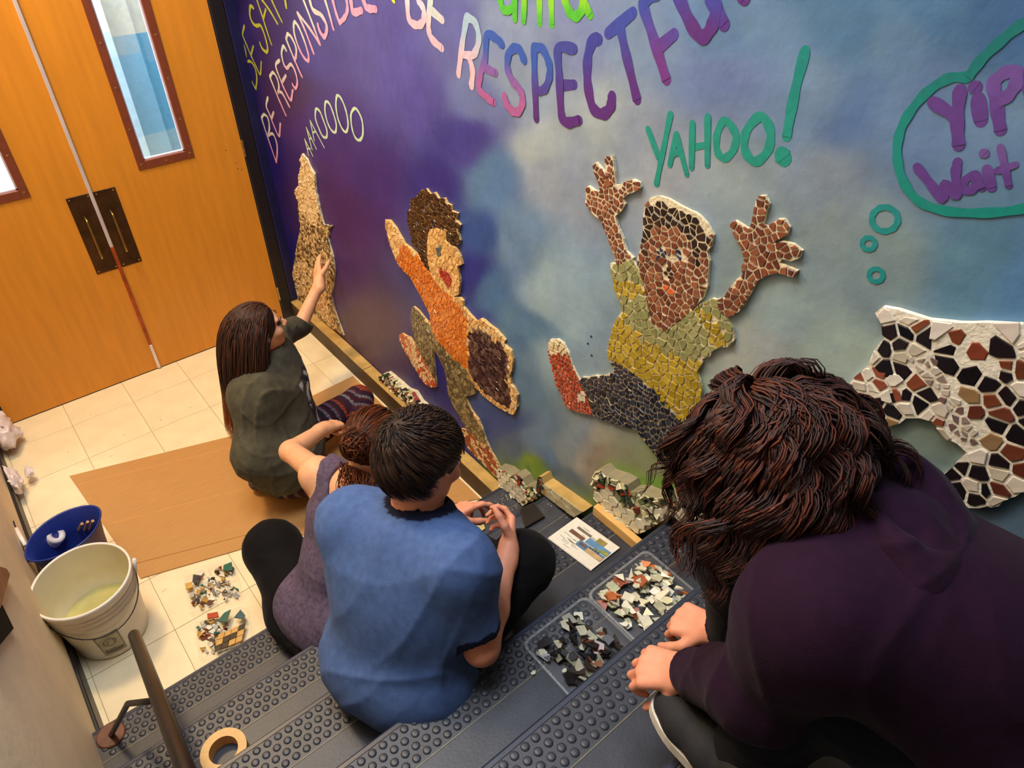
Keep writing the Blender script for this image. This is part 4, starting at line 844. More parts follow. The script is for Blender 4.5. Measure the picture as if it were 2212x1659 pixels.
def person2():
    root=empty('person',(.34,1.53,0.18),'person in purple-grey tank top with reddish hair tied up, sitting on the lowest step','person')
    hip=np.array((.39,1.51,.31)); neck=np.array((.66,1.60,.74)); hc=F(806,962,.87)
    shL=F(688,1022,.72); shR=F(855,1120,.72); lat=unit(shR-shL)
    elL=F(628,975,.60); wrL=F(700,926,.54); elR=np.array((.86,1.62,.52)); wrR=np.array((.95,1.82,.46))
    fw=np.array((.80,.42,-.45)); up=np.array((.35,.1,.9))
    B=SDF(.0055); L=add_head(B,hc,fw,up,1.0); B.cone(neck-(.02,0,.03),L(0,-.02,-.04),.052,.05,.03)
    torso(B,hip,neck,shL,shR,lat,.86)
    B.ell(shL+(-.01,0,-.005),(.056,.056,.056),None,.03)
    B.chain([shL,elL,wrL],[.046,.040,.027]); add_hand(B,wrL,F(735,912,.50)-wrL,(.3,0,-1),(1.2,1.5,.9),1,1.0,.0,(.5,.5,.8))
    B.chain([shR,elR,wrR],[.044,.037,.026]); add_hand(B,wrR,(.6,.6,-.3),(-.3,.3,-1),(.4,.5,.4),-1)
    hL=hip-lat*.09; hR=hip+lat*.09; knL=F(590,1185,.36); anL=F(640,1260,.08); knR=np.array((.78,1.50,.42)); anR=np.array((.86,1.80,.08))
    B.chain([hL,knL,anL],[.075,.052,.035]); B.chain([hR,knR,anR],[.075,.052,.035])
    B.cone(anL,anL+np.array((.13,.05,-.035)),.035,.028); B.cone(anR,anR+np.array((.13,.05,-.045)),.035,.028)
    B.mesh('body',m_skin,root); add_face_parts(root,L,m_eye,m_brow)
    G=SDF(.007); G.chain([hL,knL,anL],[.125,.098,.06],.05); G.chain([hR,knR,anR],[.102,.078,.05],.03); G.cone(hL-(.02,0,.04),hR-(.02,0,.04),.13,.13,.03)
    G.mesh('trousers',cloth('trousers_black',(12,10,12)),root,noise=folds(.003,26,3))
    back=unit(np.cross((0,0,1),lat)); back=-back if back@fw[:3]>0 else back
    T=SDF(.006); torso(T,hip,neck-(.01,0,.02),shL*.72+neck*.28,shR*.72+neck*.28,lat,.93,r0=.008); T.cone(hip-lat*.06-(.0,0,.0),hip+lat*.06-(.0,0,.0),.125,.125,.05)
    armL=shL+np.array((-.0,.03,-.05)); 
    T.ell(shL-lat*.02+(0,0,-.03),(.085,.085,.115),(lat,back,(0,0,1)),.006,sub=True); T.ell(shR+lat*.02+(0,0,-.03),(.085,.085,.115),(lat,back,(0,0,1)),.006,sub=True)
    T.ell(neck+back*.03+(0,0,.01),(.068,.1,.085),(lat,back,(0,0,1)),.006,sub=True); T.ell(neck-back*.06+(0,0,.0),(.07,.1,.1),(lat,back,(0,0,1)),.006,sub=True)
    nf=folds(.0045,17,8,(1,-.5,0))
    T.mesh('tank_top',cloth('tank_purple_grey',(92,78,96),var=.22,scale=80),root,noise=nf)
    # hair pulled up into a loose knot
    f,u,r=frame(fw,up); A=(r,f,u); H=SDF(.005)
    H.ell(L(0,-.018,.035),(.086,.106,.098),A,.01); H.ell(L(0,.125,-.06),(.08,.085,.11),A,.015,sub=True); K=L(.0,-.115,.035); H.ell(K,(.045,.036,.042),A,.02)
    dk=np.array(lin((54,28,16)))
    H.mesh('hair',m_hair,root,noise=folds(.004,60,3),colfn=lambda P:np.tile(dk,(len(P),1)))
    cols=[lin((74,34,16)),lin((104,50,20)),lin((48,24,16)),lin((130,66,26))]; bod=[(L(0,-.015,.03),A,np.array((.088,.108,.101)))]
    def step(p,d,i,st):
        t=unit(K-p); n=unit(p-L(0,-.015,.03)); t=unit(t-n*(t@n)); dist=np.linalg.norm(K-p)
        if dist<.05: a=st['ph']; t=unit(np.cross(n,t)*math.cos(a)+t*.3+n*.5*math.sin(a+i))
        p=p+t*.0135+n*.0012*math.sin(i+st['ph'])
        return push_out(p,bod,.01*st['a']),t
    v1=strands(900,scalp_root(L,(f,u,r),(.087,.104,.096),lambda v,rg:not(v[1]>.45 and v[2]<.45) and v[2]>-.7),step,12,.0024,cols,5)
    def rootk(rg): n=unit(rg.normal(size=3)); return K+n*.03,None,{'n':n,'ph':rg.uniform(0,6.3),'a':rg.uniform(.5,1.5)}
    def stepk(p,d,i,st):
        n=unit(p-K); ax=unit(np.array([math.cos(st['ph']),math.sin(st['ph']),.4])); t=unit(np.cross(ax,n)); p=p+t*.012; n=unit(p-K); return K+n*(.030+.016*st['a']),t
    v2=strands(260,rootk,stepk,11,.0026,cols,6)
    def rootn(rg): x=rg.uniform(-.06,.06); return L(x,-.085,-.055),None,{'n':-f,'ph':rg.uniform(0,6.3),'a':rg.uniform(.5,1.4)}
    def stepn(p,d,i,st):
        c_=math.cos(st['ph']+i*.8);s_=math.sin(st['ph']+i*.8); return p+np.array([-.006,-.006,-.0075])*st['a']+r*c_*.006+f*s_*.005,None
    v3=strands(90,rootn,stepn,10,.0022,cols,7)
    hair_mesh('hair_strands',[v1,v2,v3],m_hair,root)
person2()

def person3():
    root=empty('person',(.42,1.0,.54),'person in blue T-shirt and black trousers with short dark hair, seated on the steps','person')
    hip=np.array((.43,.99,.68)); neck=np.array((.585,1.07,1.09)); hc=F(910,1000,1.22)
    shR=F(990,1225,1.06); shL=F(765,1130,1.02); lat=unit(shR-shL)
    elR=F(1040,1398,.84); wrR=F(1098,1190,.90); elL=F(860,1165,.80); wrL=F(958,1128,.84)
    fw=np.array((.95,.06,-.32)); up=np.array((.2,.12,.95))
    B=SDF(.0052); L=add_head(B,hc,fw,up,1.08); B.cone(neck-(.01,0,.04),L(0,-.02,-.05),.062,.058,.03)
    torso(B,hip,neck,shL,shR,lat,.98)
    B.chain([shR,elR],[.052,.045]); B.chain([elR,elR*.62+wrR*.38,wrR],[.044,.043,.028]); add_hand(B,wrR,F(1100,1100,.93)-wrR,(-.7,.4,.2),None,1,1.0,.06,(.5,.6,.6),curls=[(.7,.7,.5),(.9,.9,.6),(1.0,1.,.6),(1.1,1.,.6)])
    B.chain([shL,elL,wrL],[.05,.044,.028]); add_hand(B,wrL,F(1040,1072,.86)-wrL,(.2,-.5,-.8),None,-1,1.05,.05,(.7,.3,.6),curls=[(.25,.35,.3),(.45,.5,.4),(.6,.7,.5),(.8,.8,.6)])
    hL=hip-lat*.09; hR=hip+lat*.09; knR=F(1128,1215,.80); anR=F(1010,1290,.43); knL=F(985,1180,.66); anL=np.array((.98,1.16,.42))
    B.chain([hL,knL,anL],[.08,.055,.038]); B.chain([hR,knR,anR],[.08,.055,.038]); B.cone(anR,anR+np.array((.12,.06,-.03)),.036,.03); B.cone(anL,anL+np.array((.1,.03,-.02)),.036,.03)
    B.mesh('body',m_skin2,root); add_face_parts(root,L,m_eye,m_brow)
    G=SDF(.007); G.chain([hL,knL,anL],[.108,.082,.055],.03); G.chain([hR,knR,anR],[.112,.092,.06],.03); G.cone(hL,hR,.135,.135,.03)
    G.mesh('trousers',MATS['trousers_black'],root,noise=folds(.003,26,4))
    for an,dr in ((anR,unit((.9,.4,-.05))),(anL,unit((.9,.2,-.05)))):
        S=SDF(.006); S.chain([an-dr*.05-(0,0,.03),an+dr*.05-(0,0,.03),an+dr*.15-(0,0,.035)],[.042,.045,.036],.03); S.mesh('shoe',MATS['trousers_black'],root)
    T=SDF(.0065); torso(T,hip,neck-(.005,0,.055),shL,shR,lat,1.04,k=.1,r0=.014,hipw=.09); T.cone(hip-lat*.06-(0.02,0,.02),hip+lat*.06-(0.02,0,.02),.138,.138,.08)
    T.cone(hip*.5+neck*.5-lat*.08-(.02,0,0),hip*.5+neck*.5+lat*.08-(.02,0,0),.125,.125,.1)
    dR=unit(elR-shR); eR=elR-dR*.05; T.cone(shR,eR,.07,.066,.05,clip=[(eR,dR)])
    dL=unit(elL-shL); eL=elL-dL*.05; T.cone(shL,eL,.07,.07,.06,clip=[(eL,dL)])
    nd=unit(L(0,0,-.05)-neck); T.cone(neck-nd*.05,neck-nd*.0,.082,.076,.03); T.cone(neck-nd*.05,neck+nd*.12,.066,.075,.004,sub=True)
    blue=np.array(lin((74,98,146))); navy=np.array(lin((16,20,44)))
    def tcol(P):
        c=np.tile(blue,(len(P),1)); a=(P-eR)@dR; m_=(a>-.02)&(a<.03)&(np.linalg.norm(P-eR,axis=1)<.082); c[m_]=navy
        a=(P-eL)@dL; m_=(a>-.02)&(a<.03)&(np.linalg.norm(P-eL,axis=1)<.085); c[m_]=navy
        q=P-neck; a=q@nd; rr=np.linalg.norm(q-a[:,None]*nd,axis=1); m_=(rr<.092)&(a>-.03)&(a<.08); c[m_]=navy; return c
    T.mesh('t_shirt',cloth('tshirt_blue',(78,104,160),attr=True,var=.1,scale=50),root,noise=folds(.0055,12,12,(.3,-.9,.8)),colfn=tcol)
    f,u,r=frame(fw,up); A=(r,f,u); H=SDF(.005); s=1.08
    H.ell(L(0,-.016,.04),np.array((.090,.108,.102))*s,A,.01); H.cone(L(0,-.06,.0),L(0,-.05,-.02),.05,.042,.03)
    H.ell(L(0,.125,-.07),np.array((.085,.09,.12))*s,A,.012,sub=True); 
    for q in (-1,1): H.ell(L(.098*q,.03,-.03),(.04,.052,.06),A,.008,sub=True)
    dk=np.array(lin((34,20,16)))
    H.mesh('hair',m_hair,root,noise=folds(.003,80,3),colfn=lambda P:np.tile(dk,(len(P),1)))
    cols=[lin((38,22,18)),lin((54,34,24)),lin((28,18,18)),lin((74,48,30))]; bod=[(L(0,-.015,.038),A,np.array((.092,.110,.104))*s)]; K=L(-.01,-.075,.115)
    def step(p,d,i,st):
        n=unit(p-L(0,-.015,.03)); away=unit(p-K); t=unit(away-n*(away@n)+np.cross(n,away)*.55); t=unit(t+np.array((0,0,-.25)))
        return push_out(p+t*.009+n*.0004,bod,.012+.022*st['a']*(1 if i<6 else .6)),t
    v1=strands(2300,scalp_root(L,(f,u,r),(.098,.116,.108),lambda v,rg:not(v[1]>.35 and v[2]<.35) and v[2]>-.62 and not (abs(v[0])>.45 and v[2]<.22 and v[1]>-.38)),step,5,.0019,cols,8)
    hair_mesh('hair_strands',[v1],m_hair,root)
person3()

m_sole=mat('sole_white',(220,214,200),.5,var=.08); m_canvas=mat('canvas_black',(26,26,30),.8,var=.15,scale=100,bump=.1,bscale=300); m_lace=mat('lace_cream',(214,208,184),.8)
def sneaker(toe,heel,parent,up=(0,0,1)):
    toe=np.array(toe);heel=np.array(heel); d=unit(toe-heel); heel=toe-d*.275; u=unit(np.array(up)-d*np.dot(up,d)); s=np.cross(d,u)
    e=empty('sneaker',heel,parent=parent)
    out=[(0,-.0),(.0,.026),(.03,.034),(.09,.032),(.15,.040),(.2,.048),(.245,.04),(.268,.018),(.275,0),(.27,-.02),(.25,-.036),(.2,-.044),(.15,-.038),(.09,-.031),(.03,-.033),(0,-.026)]
    ring=smooth_line([heel+d*a+s*b for a,b in out],3,True)
    MB().prism([p for p in ring],u*.026).build('sole',m_sole,e,smooth=False)
    S=SDF(.0045); S.chain([heel+d*.04+u*.05,heel+d*.13+u*.06,heel+d*.2+u*.04,heel+d*.238+u*.03],[.038,.041,.04,.034],.02); S.cone(heel+d*.045+u*.05,heel+d*.05+u*.1,.038,.042,.02); S.cone(heel+d*.09+u*.06,heel+d*.08+u*.1,.034,.03,.02)
    S.cone(heel+d*.0-u*.06,heel+d*.3-u*.06,.085,.085,.002,sub=True)
    S.mesh('upper',m_canvas,e)
    for i in range(5):
        a=.115+.025*i; h=.103-.0135*i; w=.026
        MB().tube(smooth_line([heel+d*a+s*w+u*(h-.018),heel+d*(a+.008)+u*(h+.001),heel+d*(a+.014)-s*w+u*(h-.018)],4),.003,6).build('lace',m_lace,e)
    MB().tube(smooth_line([heel+d*.115+s*.01+u*.1,heel+d*.10+s*.035+u*.105,heel+d*.13+s*.05+u*.07,heel+d*.17+s*.048+u*.04],5),.0028,6).build('lace',m_lace,e)
    return e
def person4():
    root=empty('person',(.86,-.15,1.26),'person in dark maroon hoodie with long curly dark hair, crouching on the upper steps','person')
    hip=np.array((.92,-.24,1.36)); neck=F(1870,1145,1.66); hc=F(1668,985,1.70)
    shL=F(1765,1330,1.62); shR=F(1965,1205,1.48); lat=unit(shR-shL)
    elL=F(1640,1490,1.42); wrL=F(1492,1455,1.22); elR=F(1720,1340,1.27); wrR=F(1548,1362,1.12)
    fw=np.array((.05,.78,-.62)); up=np.array((-.05,.55,.8))
    B=SDF(.0052); L=add_head(B,hc,fw,up,1.0); B.cone(neck-(0,0.03,.02),L(0,-.02,-.05),.055,.052,.03)
    torso(B,hip,neck,shL,shR,lat,.9)
    B.chain([shL,elL,wrL],[.048,.042,.029]); add_hand(B,wrL,F(1400,1440,1.19)-wrL,(.15,.2,-1),(.8,.9,.6),1,1.08,.05,(.5,.5,.7))
    B.chain([shR,elR,wrR],[.048,.042,.029]); add_hand(B,wrR,F(1470,1335,1.09)-wrR,(.3,-.2,-1),None,1,1.05,.05,(.9,.9,.25),curls=[(.9,.9,.6),(1.,1.,.6),(1.1,1.,.6),(1.1,1.,.6)])
    hL=hip-lat*.09; hR=hip+lat*.09; knL=F(1790,1480,1.45); anL=F(1590,1640,1.18); knR=F(1600,1225,1.36); anR=F(1590,1420,1.05)
    B.chain([hL,knL,anL],[.08,.055,.038]); B.chain([hR,knR,anR],[.08,.055,.038])
    B.mesh('body',m_skin2,root); add_face_parts(root,L,m_eye,m_brow)
    G=SDF(.007); G.chain([hL,knL,anL],[.11,.08,.058],.03); G.chain([hR,knR,anR],[.11,.075,.055],.03); G.cone(hL,hR,.13,.13,.03)
    G.mesh('jeans',cloth('jeans_black',(16,18,26)),root,noise=folds(.004,26,4))
    T=SDF(.0065); torso(T,hip,neck-(0,.02,.03),shL,shR,lat,1.05,k=.09,r0=.025,hipw=.11); T.cone(hip-lat*.09-(0,.02,0),hip+lat*.09-(0,.02,0),.165,.165,.04)
    T.chain([shL,elL],[.085,.072],.06); dl=unit(wrL-elL); wl=wrL-dl*.0; T.cone(elL,wl,.078,.046,.03,clip=[(wl,dl)])
    T.chain([shR,elR],[.09,.075],.04); dr=unit(wrR-elR); wr_=wrR-dr*.005; T.cone(elR,wr_,.075,.045,.03,clip=[(wr_,dr)])
    T.cone(neck-unit(L(0,0,0)-neck)*.03,neck+unit(L(0,0,0)-neck)*.05,.085,.078,.03); T.cone(neck,L(0,0,-.06),.064,.062,.004,sub=True)
    hm=cloth('hoodie_maroon',(34,8,32),var=.12,scale=50)
    T.mesh('hoodie',hm,root,noise=folds(.006,14,22,(0,0,0)))
    Hd=SDF(.0065); b0=neck+np.array((.0,-.10,.02))
    bk=unit(hip-neck); A2=(lat,bk,unit(np.cross(lat,bk))); 
    nb=A2[2] if A2[2][2]>0 else -A2[2]; Hd.ell(neck+bk*.03+nb*.068,(.13,.10,.055),A2,.03); Hd.ell(neck+bk*.13+nb*.085,(.075,.08,.045),A2,.04); Hd.ell(neck-bk*.045+nb*.11,(.085,.08,.05),A2,.02,sub=True)
    Hd.mesh('hood',hm,root,noise=folds(.010,18,23))
    # sneakers
    sneaker(F(1418,1505,1.13),F(1560,1700,1.12),root); sneaker(F(1478,1378,1.0),F(1620,1500,1.0),root)
    # long curly hair
    f,u,r=frame(fw,up); A=(r,f,u); H=SDF(.007)
    H.ell(L(0,-.02,.035),(.094,.112,.096),A,.02); H.cone(L(-.05,-.02,.0),L(-.07,.0,-.09),.055,.045,.04); H.cone(L(.05,-.04,.0),L(.07,-.05,-.09),.05,.045,.04); H.cone(L(0,-.07,.0),L(0,-.09,-.08),.07,.06,.04)
    H.ell(L(0,.14,-.05),(.07,.09,.12),A,.02,sub=True)
    dk=np.array(lin((34,20,18)))
    H.mesh('hair',m_hair,root,noise=folds(.006,42,3,(0,0,0)),colfn=lambda P:np.tile(dk,(len(P),1)))
    bod=[(L(0,-.02,.035),A,np.array((.100,.116,.100))),(neck-(0,.09,.10),(lat,unit((0,1,.4)),unit((0,-.4,1))),np.array((.2,.15,.16)))]
    cols=[lin((48,26,22)),lin((36,20,18)),lin((72,34,24)),lin((54,30,24)),lin((92,42,24))]
    clump=[unit(rng.normal(size=3)) for _ in range(130)]
    def step(p,d,i,st):
        if 'c' not in st:
            st['c']=max(range(len(clump)),key=lambda j:clump[j]@st['v']); cr=np.random.RandomState(st['c']); st['cp']=cr.uniform(0,6.28); st['cd']=cr.normal(size=3)*.22; st['fr']=cr.uniform(.75,1.15)
        v=clump[st['c']]
        if d is None: d=unit(r*v[0]+f*(v[1]*.6-.2)+u*(v[2]*.4))
        d=unit(d*.74+np.array((.05,-.06,-.34))+(r*v[0]*.12-f*.04)+st['cd']*.35); ph=st['cp']+i*st['fr']+st['ph']*.12; e1=unit(np.cross(d,(0,0,1))+1e-6); e2=np.cross(d,e1)
        amp=.0105*min(1,(i+1)/4); p=p+d*.0135+(e1*math.cos(ph)+e2*math.sin(ph))*amp
        return push_out(p,bod,.01+.07*st['a']*min(1,(i+1)/4)),d
    v1=strands(4200,scalp_root(L,(f,u,r),(.098,.112,.098),lambda v,rg:not(v[1]>.5 and v[2]<.3) and v[2]>-.8),step,13,.0024,cols,9)
    hair_mesh('hair_curls',[v1],m_hair,root)
person4()

# ------------------------------------------------------------------ things on the floor and on the steps
m_card=mat('cardboard_brown',(188,138,76),.7,var=.05,scale=5,bump=.06,bscale=10,stretch=(2,30,1))
m_carde=mat('cardboard_edge',(120,74,34),.9,var=.3,scale=200)
cb=empty('cardboard_sheet',(.6,2.5,0),'large flat brown cardboard sheet lying on the landing floor','cardboard')
c0=[F(150,1028,.006),F(495,943,.006),(1.298,2.985,.006),(1.300,1.80,.006),(.9,1.99,.006),F(540,1180,.006),F(303,1249,.006)]
c0=[np.array(p) for p in c0]
c0=[np.array((p[0],p[1],.0012)) for p in c0]
cv=MB().prism(c0,(0,0,.0048)).build('board',m_card,cb)
def crease(a,b,w,name):
    a=np.array(a);b=np.array(b);d=unit(b-a);n_=np.array((-d[1],d[0],0))*w
    MB().prism([a-n_,b-n_,b+n_,a+n_],(0,0,.0006)).build(name,mat('cardboard_crease_'+name,(214,156,84) if name=='crease' else (150,96,44),.8),cb)
for (p,q,nm) in (((235,1133),(640,1025),'crease'),((170,1047),(500,967),'crease'),((275,1222),(545,1152),'score_line')):
    a,b=F(*p,.0061),F(*q,.0061); crease(a,b,.0018 if nm=='crease' else .0012,nm)
m_bits=[mat('bit_white',(235,230,215),.5)]
# white bucket
m_pail=mat('pail_white',(232,222,206),.35,var=.04,scale=20); m_pin=mat('pail_inside',(222,212,176),.4,var=.05,scale=10); m_wire=mat('wire_dark',(60,52,50),.4,metal=.7); m_grip=mat('grip_white',(232,226,220),.4)
bk=F(172,1252,.335); bx,by=bk[0]+.004,bk[1]
b_=empty('bucket',(bx,by,0),'large white plastic bucket half full of cloudy water beside the handrail','bucket')
R_=lambda z:.128+.034*z/.335
prof=[(0,0.002),(R_(0)-.006,0.002),(R_(0),.008)]
for z in (.06,.12,.18,.225,.23,.236,.25,.256,.262,.276,.282,.288,.302,.308): prof.append((R_(z)+(.005 if z in (.23,.256,.282,.308) or .3<z<.31 else .0),z))
prof+=[(R_(.315)+.005,.315),(R_(.33)+.006,.325),(R_(.33)+.005,.334),(R_(.33)-.001,.335),(R_(.33)-.003,.33)]
MB().lathe((bx,by,0),prof,56).build('shell',m_pail,b_,smooth=True)
MB().lathe((bx,by,0),[(R_(.33)-.003,.331),(R_(.2)-.003,.2),(R_(.02)-.003,.01),(0,.01)],56).build('inner_wall',m_pin,b_,smooth=True)
MB().lathe((bx,by,0),[(R_(.12)-.004,.115),(0,.115)],48).build('water',mat('cloudy_water',(186,178,112),.08,var=.15,scale=6),b_,smooth=True)
hb=[]
for t in np.linspace(0,1,20):
    a=math.radians(-8-150*t+0); hb.append((bx+(R_(.25)+.009)*math.cos(a),by+(R_(.25)+.009)*math.sin(a),.262-.085*math.sin(math.pi*t)))
hd=MB().tube(hb,.0022,6).build('handle',m_wire,b_,smooth=True)
g0=np.array(hb[0]); MB().tube([g0+(0.0,.0,.0),g0+(.016,.01,.055)],.007,8).build('grip',m_grip,hd,smooth=True)
# printed label on the side that faces the stairs
m_lab=mat('label_print_grey',(176,168,140),.5,var=.2,scale=30); m_labd=mat('label_print_dark',(92,84,66),.5)
def on_pail(a,z,o=.0015): r=R_(z)+o; return (bx+r*math.cos(a),by+r*math.sin(a),z)
def patch(a0,a1,z0,z1,o=.0014,n=8):
    v=[];f=[]
    for i in range(n+1):
        a=a0+(a1-a0)*i/n; v+=[on_pail(a,z0,o),on_pail(a,z1,o)]
    f=[(2*i,2*i+2,2*i+3,2*i+1) for i in range(n)]; return v,f
a0,a1=math.radians(-112),math.radians(-80)
v,f=patch(a0,a1,.035,.165); lbm=mesh('label',v,f,m_lab,b_)
mb=MB()
for (p,q,z0,z1) in ((.0,1,.035,.038),(.0,1,.162,.165),(0,.03,.035,.165),(.97,1,.035,.165),(.1,.9,.045,.062),(.1,.6,.066,.07)):
    v,f=patch(a0+(a1-a0)*p,a0+(a1-a0)*q,z0,z1,.002); mb.add(v,f)
for k in range(24):
    an=k/24*2*math.pi; am=(k+1)/24*2*math.pi; A_=(a0+a1)/2
    P_=[on_pail(A_+.16*math.cos(t)*s_,.112+.024*math.sin(t)*s_,.002) for t,s_ in ((an,1),(am,1),(am,.86),(an,.86))]; mb.add(P_,[(0,1,2,3)])
    P_=[on_pail(A_+.09*math.cos(t)*s_+.02,.112+.012*math.sin(t*2)*s_,.002) for t,s_ in ((an,1),(am,1),(am,.8),(an,.8))]; mb.add(P_,[(0,1,2,3)])
mb.build('print',m_labd,lbm)
# blue bucket, squeezed out of round
m_blue=mat('pail_blue',(28,48,128),.4,var=.1,scale=12,)
c=F(138,1150,.26); ux,uy=c[0],c[1]
ub=empty('bucket',(ux,uy,0),'blue plastic bucket with rollers and sticks behind the white bucket','bucket')
def ell_ring(z,a,b,n=40,off=0,lift=0):
    th=math.radians(22); out=[]
    for k in range(n):
        t=2*math.pi*k/n; q=abs(math.cos(t))**3; x=(a+off)*math.cos(t)*(1+.05*q); y=(b+off)*math.sin(t)*(1-.12*q)
        out.append((ux+x*math.cos(th)-y*math.sin(th),uy+x*math.sin(th)+y*math.cos(th),z+lift*q))
    return out
def ring_mesh(rings,name,m,parent,cap0=False):
    v=sum(rings,[]); n=len(rings[0]); f=[(i*n+k,i*n+(k+1)%n,(i+1)*n+(k+1)%n,(i+1)*n+k) for i in range(len(rings)-1) for k in range(n)]
    if cap0: f.append(tuple(range(n))[::-1])
    return mesh(name,v,f,m,parent,True)
ring_mesh([ell_ring(.004,.1,.095),ell_ring(.15,.118,.1),ell_ring(.25,.136,.104),ell_ring(.258,.144,.11,off=.003),ell_ring(.264,.144,.11),ell_ring(.26,.139,.105),ell_ring(.14,.115,.096),ell_ring(.012,.096,.09),ell_ring(.012,.002,.002)],'shell',m_blue,ub,True)
mr=mat('roller_white',(214,208,212),.6)
p=F(116,1162,.17); 
MB().lathe(p,[(.016,-.03),(.034,-.03),(.036,-.02),(.036,.02),(.034,.03),(.016,.03),(.016,-.03)],24,axis=(.5,-.45,.75)).build('paint_roller',mr,None,smooth=True,label='small white paint roller inside the blue bucket',cat='roller')
ms=mat('stick_wood',(198,150,96),.7,var=.15,scale=40)
for i,(p,q) in enumerate((((176,1143),(184,1128)),((190,1142),(196,1124)),((201,1140),(207,1122)))):
    a,b=F(*p,.14),F(*q,.245); MB().tube([a+(-.012,-.0,0),b+(-.012,0,0)],.006,8).build('wooden_stick',ms,None,label='short wooden stick standing in the blue bucket',cat='stick',group='wooden sticks in the blue bucket')
a=F(35,1142,.25); b=F(55,1178,.25); 
hn=MB().tube(smooth_line([ell_ring(.25,.147,.112)[20],a+(.0,.04,.0),a,b],6),.002,6).build('handle',m_wire,ub); MB().tube([a,b],.008,8).build('grip',m_grip,hn,smooth=True)
# handrail and its post
m_rail=mat('rail_painted_black',(20,12,9),.38,var=.3,scale=14,spec=.6)
hr=empty('handrail',(-.12,1.5,.4),'dark metal handrail tube rising over the left end of the steps','handrail')
zr=lambda y:.48+(Y1-y)*RZ/TD
def rail_pt(px,py):
    r=ray(px,py); t=(zr(0)-2.5)/(r[2]+r[1]*RZ/TD); return CAM+r*t
r1,r2=rail_pt(290,1372),rail_pt(392,1640); dr_=unit(r2-r1)
MB().tube([r1-dr_*.005,r1,r1+dr_*.5,r2,r2+dr_*1.0],[.014,.0185,.0185,.019,.019],16).build('rail_tube',m_rail,hr,smooth=True)
pl=F(240,1588,.181); arm=[pl+(0,0,.0),F(242,1575,.30)]; e1=F(276,1520,.55); e2=rail_pt(335,1508)-(0,0,.012)
MB().tube(smooth_line([pl,pl*.5+e1*.5+(0,0,.0),e1],4)[:-1]+[e1,e1*.5+e2*.5,e2],.0085,10).build('support_arm',m_rail,hr,smooth=True)
m_rust=mat('flange_rusty',(96,50,28),.5,var=.3,scale=40)
MB().lathe((pl[0]+.0,pl[1],.1815),[(0,.006),(.04,.006),(.044,.003),(.044,0)],24).build('flange',m_rust,hr,smooth=False)
# masking tape roll on the second tread
tp=F(487,1628,.385)
MB().lathe((tp[0],tp[1],.3605),[(.040,0),(.064,0),(.064,.048),(.040,.048),(.040,0)],48).build('tape_roll',mat('masking_tape',(222,178,112),.6,var=.06,scale=60,bump=.1,bscale=200),None,label='roll of tan masking tape lying on the second step near the handrail',cat='tape')
# crumpled white plastic bag at the left wall
def blob(name,c,r,seed,m,**kw):
    rg=np.random.RandomState(seed); S=SDF(.008); S.ell(c,r,None,.02)
    for k in range(5): S.ell(np.array(c)+rg.normal(size=3)*np.array(r)*.55,np.array(r)*rg.uniform(.35,.6),None,.02)
    return S.mesh(name,m,None,noise=folds(.02,45,seed,(0,0,0)),final=lambda X,Y,Z:np.maximum(XL+.014-X+0*Y+0*Z,.001-Z+0*X+0*Y),**kw)
m_bag=mat('bag_white',(222,208,206),.3,var=.05,scale=10,spec=.6)
blob('plastic_bag',F(5,930,.10),(.05,.14,.08),11,m_bag,label='crumpled white plastic bag by the left wall near the doors',cat='bag')
blob('plastic_bag',F(14,1042,.08),(.06,.10,.07),12,m_bag,label='crumpled greyish plastic bag by the left wall, nearer the stairs',cat='bag')
# dark box fixture on the left wall and a wooden rail end above it
q=[(0,1301),(6,1308),(30,1357),(0,1396)]
m_blk2=mat('panel_black',(6,5,8),.8,spec=.1)
def WL(px,py,x): r=ray(px,py); return r*(x/r[0])+CAM
pp=[WL(px,py,-.36) for px,py in ((-26,1270),(6,1308),(30,1357),(-26,1425))]
MB().prism(pp,(-.011,0,0)).build('wall_panel',m_blk2,None,label='small black panel on the left wall at the picture edge',cat='panel')
pp=[WL(px,py,-.355) for px,py in ((-30,1215),(14,1228),(22,1240),(2,1312),(-12,1330))]
MB().prism(pp,(-.016,0,0)).build('wall_bracket',mat('bracket_wood',(140,88,40),.5,var=.3,scale=12,stretch=(1,1,6)),None,label='brown wooden bracket on the left wall above the black panel',cat='bracket')
# newspaper on the third tread
m_news=mat('newsprint',(226,220,204),.8,var=.04,scale=60); 
nc=[F(px,py,.546) for px,py in ((1185,1161),(1246,1117),(1339,1183))]; e1=nc[1]-nc[0]; e2=nc[2]-nc[1]
ncorner=nc[0]+np.array((0,0,.0035)); U_=e1; V_=e2*1.0
news=empty('newspaper',ncorner+(U_+V_)/2-(0,0,.004),'folded newspaper advert page lying on the third step','newspaper')
def NP(a,b,h=0): return ncorner+U_*a+V_*b+np.array((0,0,h))
for i in range(3):
    o=-.012*i; MB().prism([NP(0+o,0,-.004+.0-.0012*i),NP(1,0,-.004-.0012*i),NP(1,1,-.004-.0012*i),NP(0+o,1-.0*i,-.004-.0012*i)],(0,0,.001)).build('page',m_news,news)
PRN=[0]
def pr(a0,b0,a1,b1,c,nm='printed_block'):
    PRN[0]+=1; e_=.00025*PRN[0]-.0028
    MB().prism([NP(a0,b0,e_),NP(a1,b0,e_),NP(a1,b1,e_),NP(a0,b1,e_)],(0,0,.0002)).build(nm,mat('ink_%d_%d_%d'%c,c,.8,var=.15,scale=40),news)
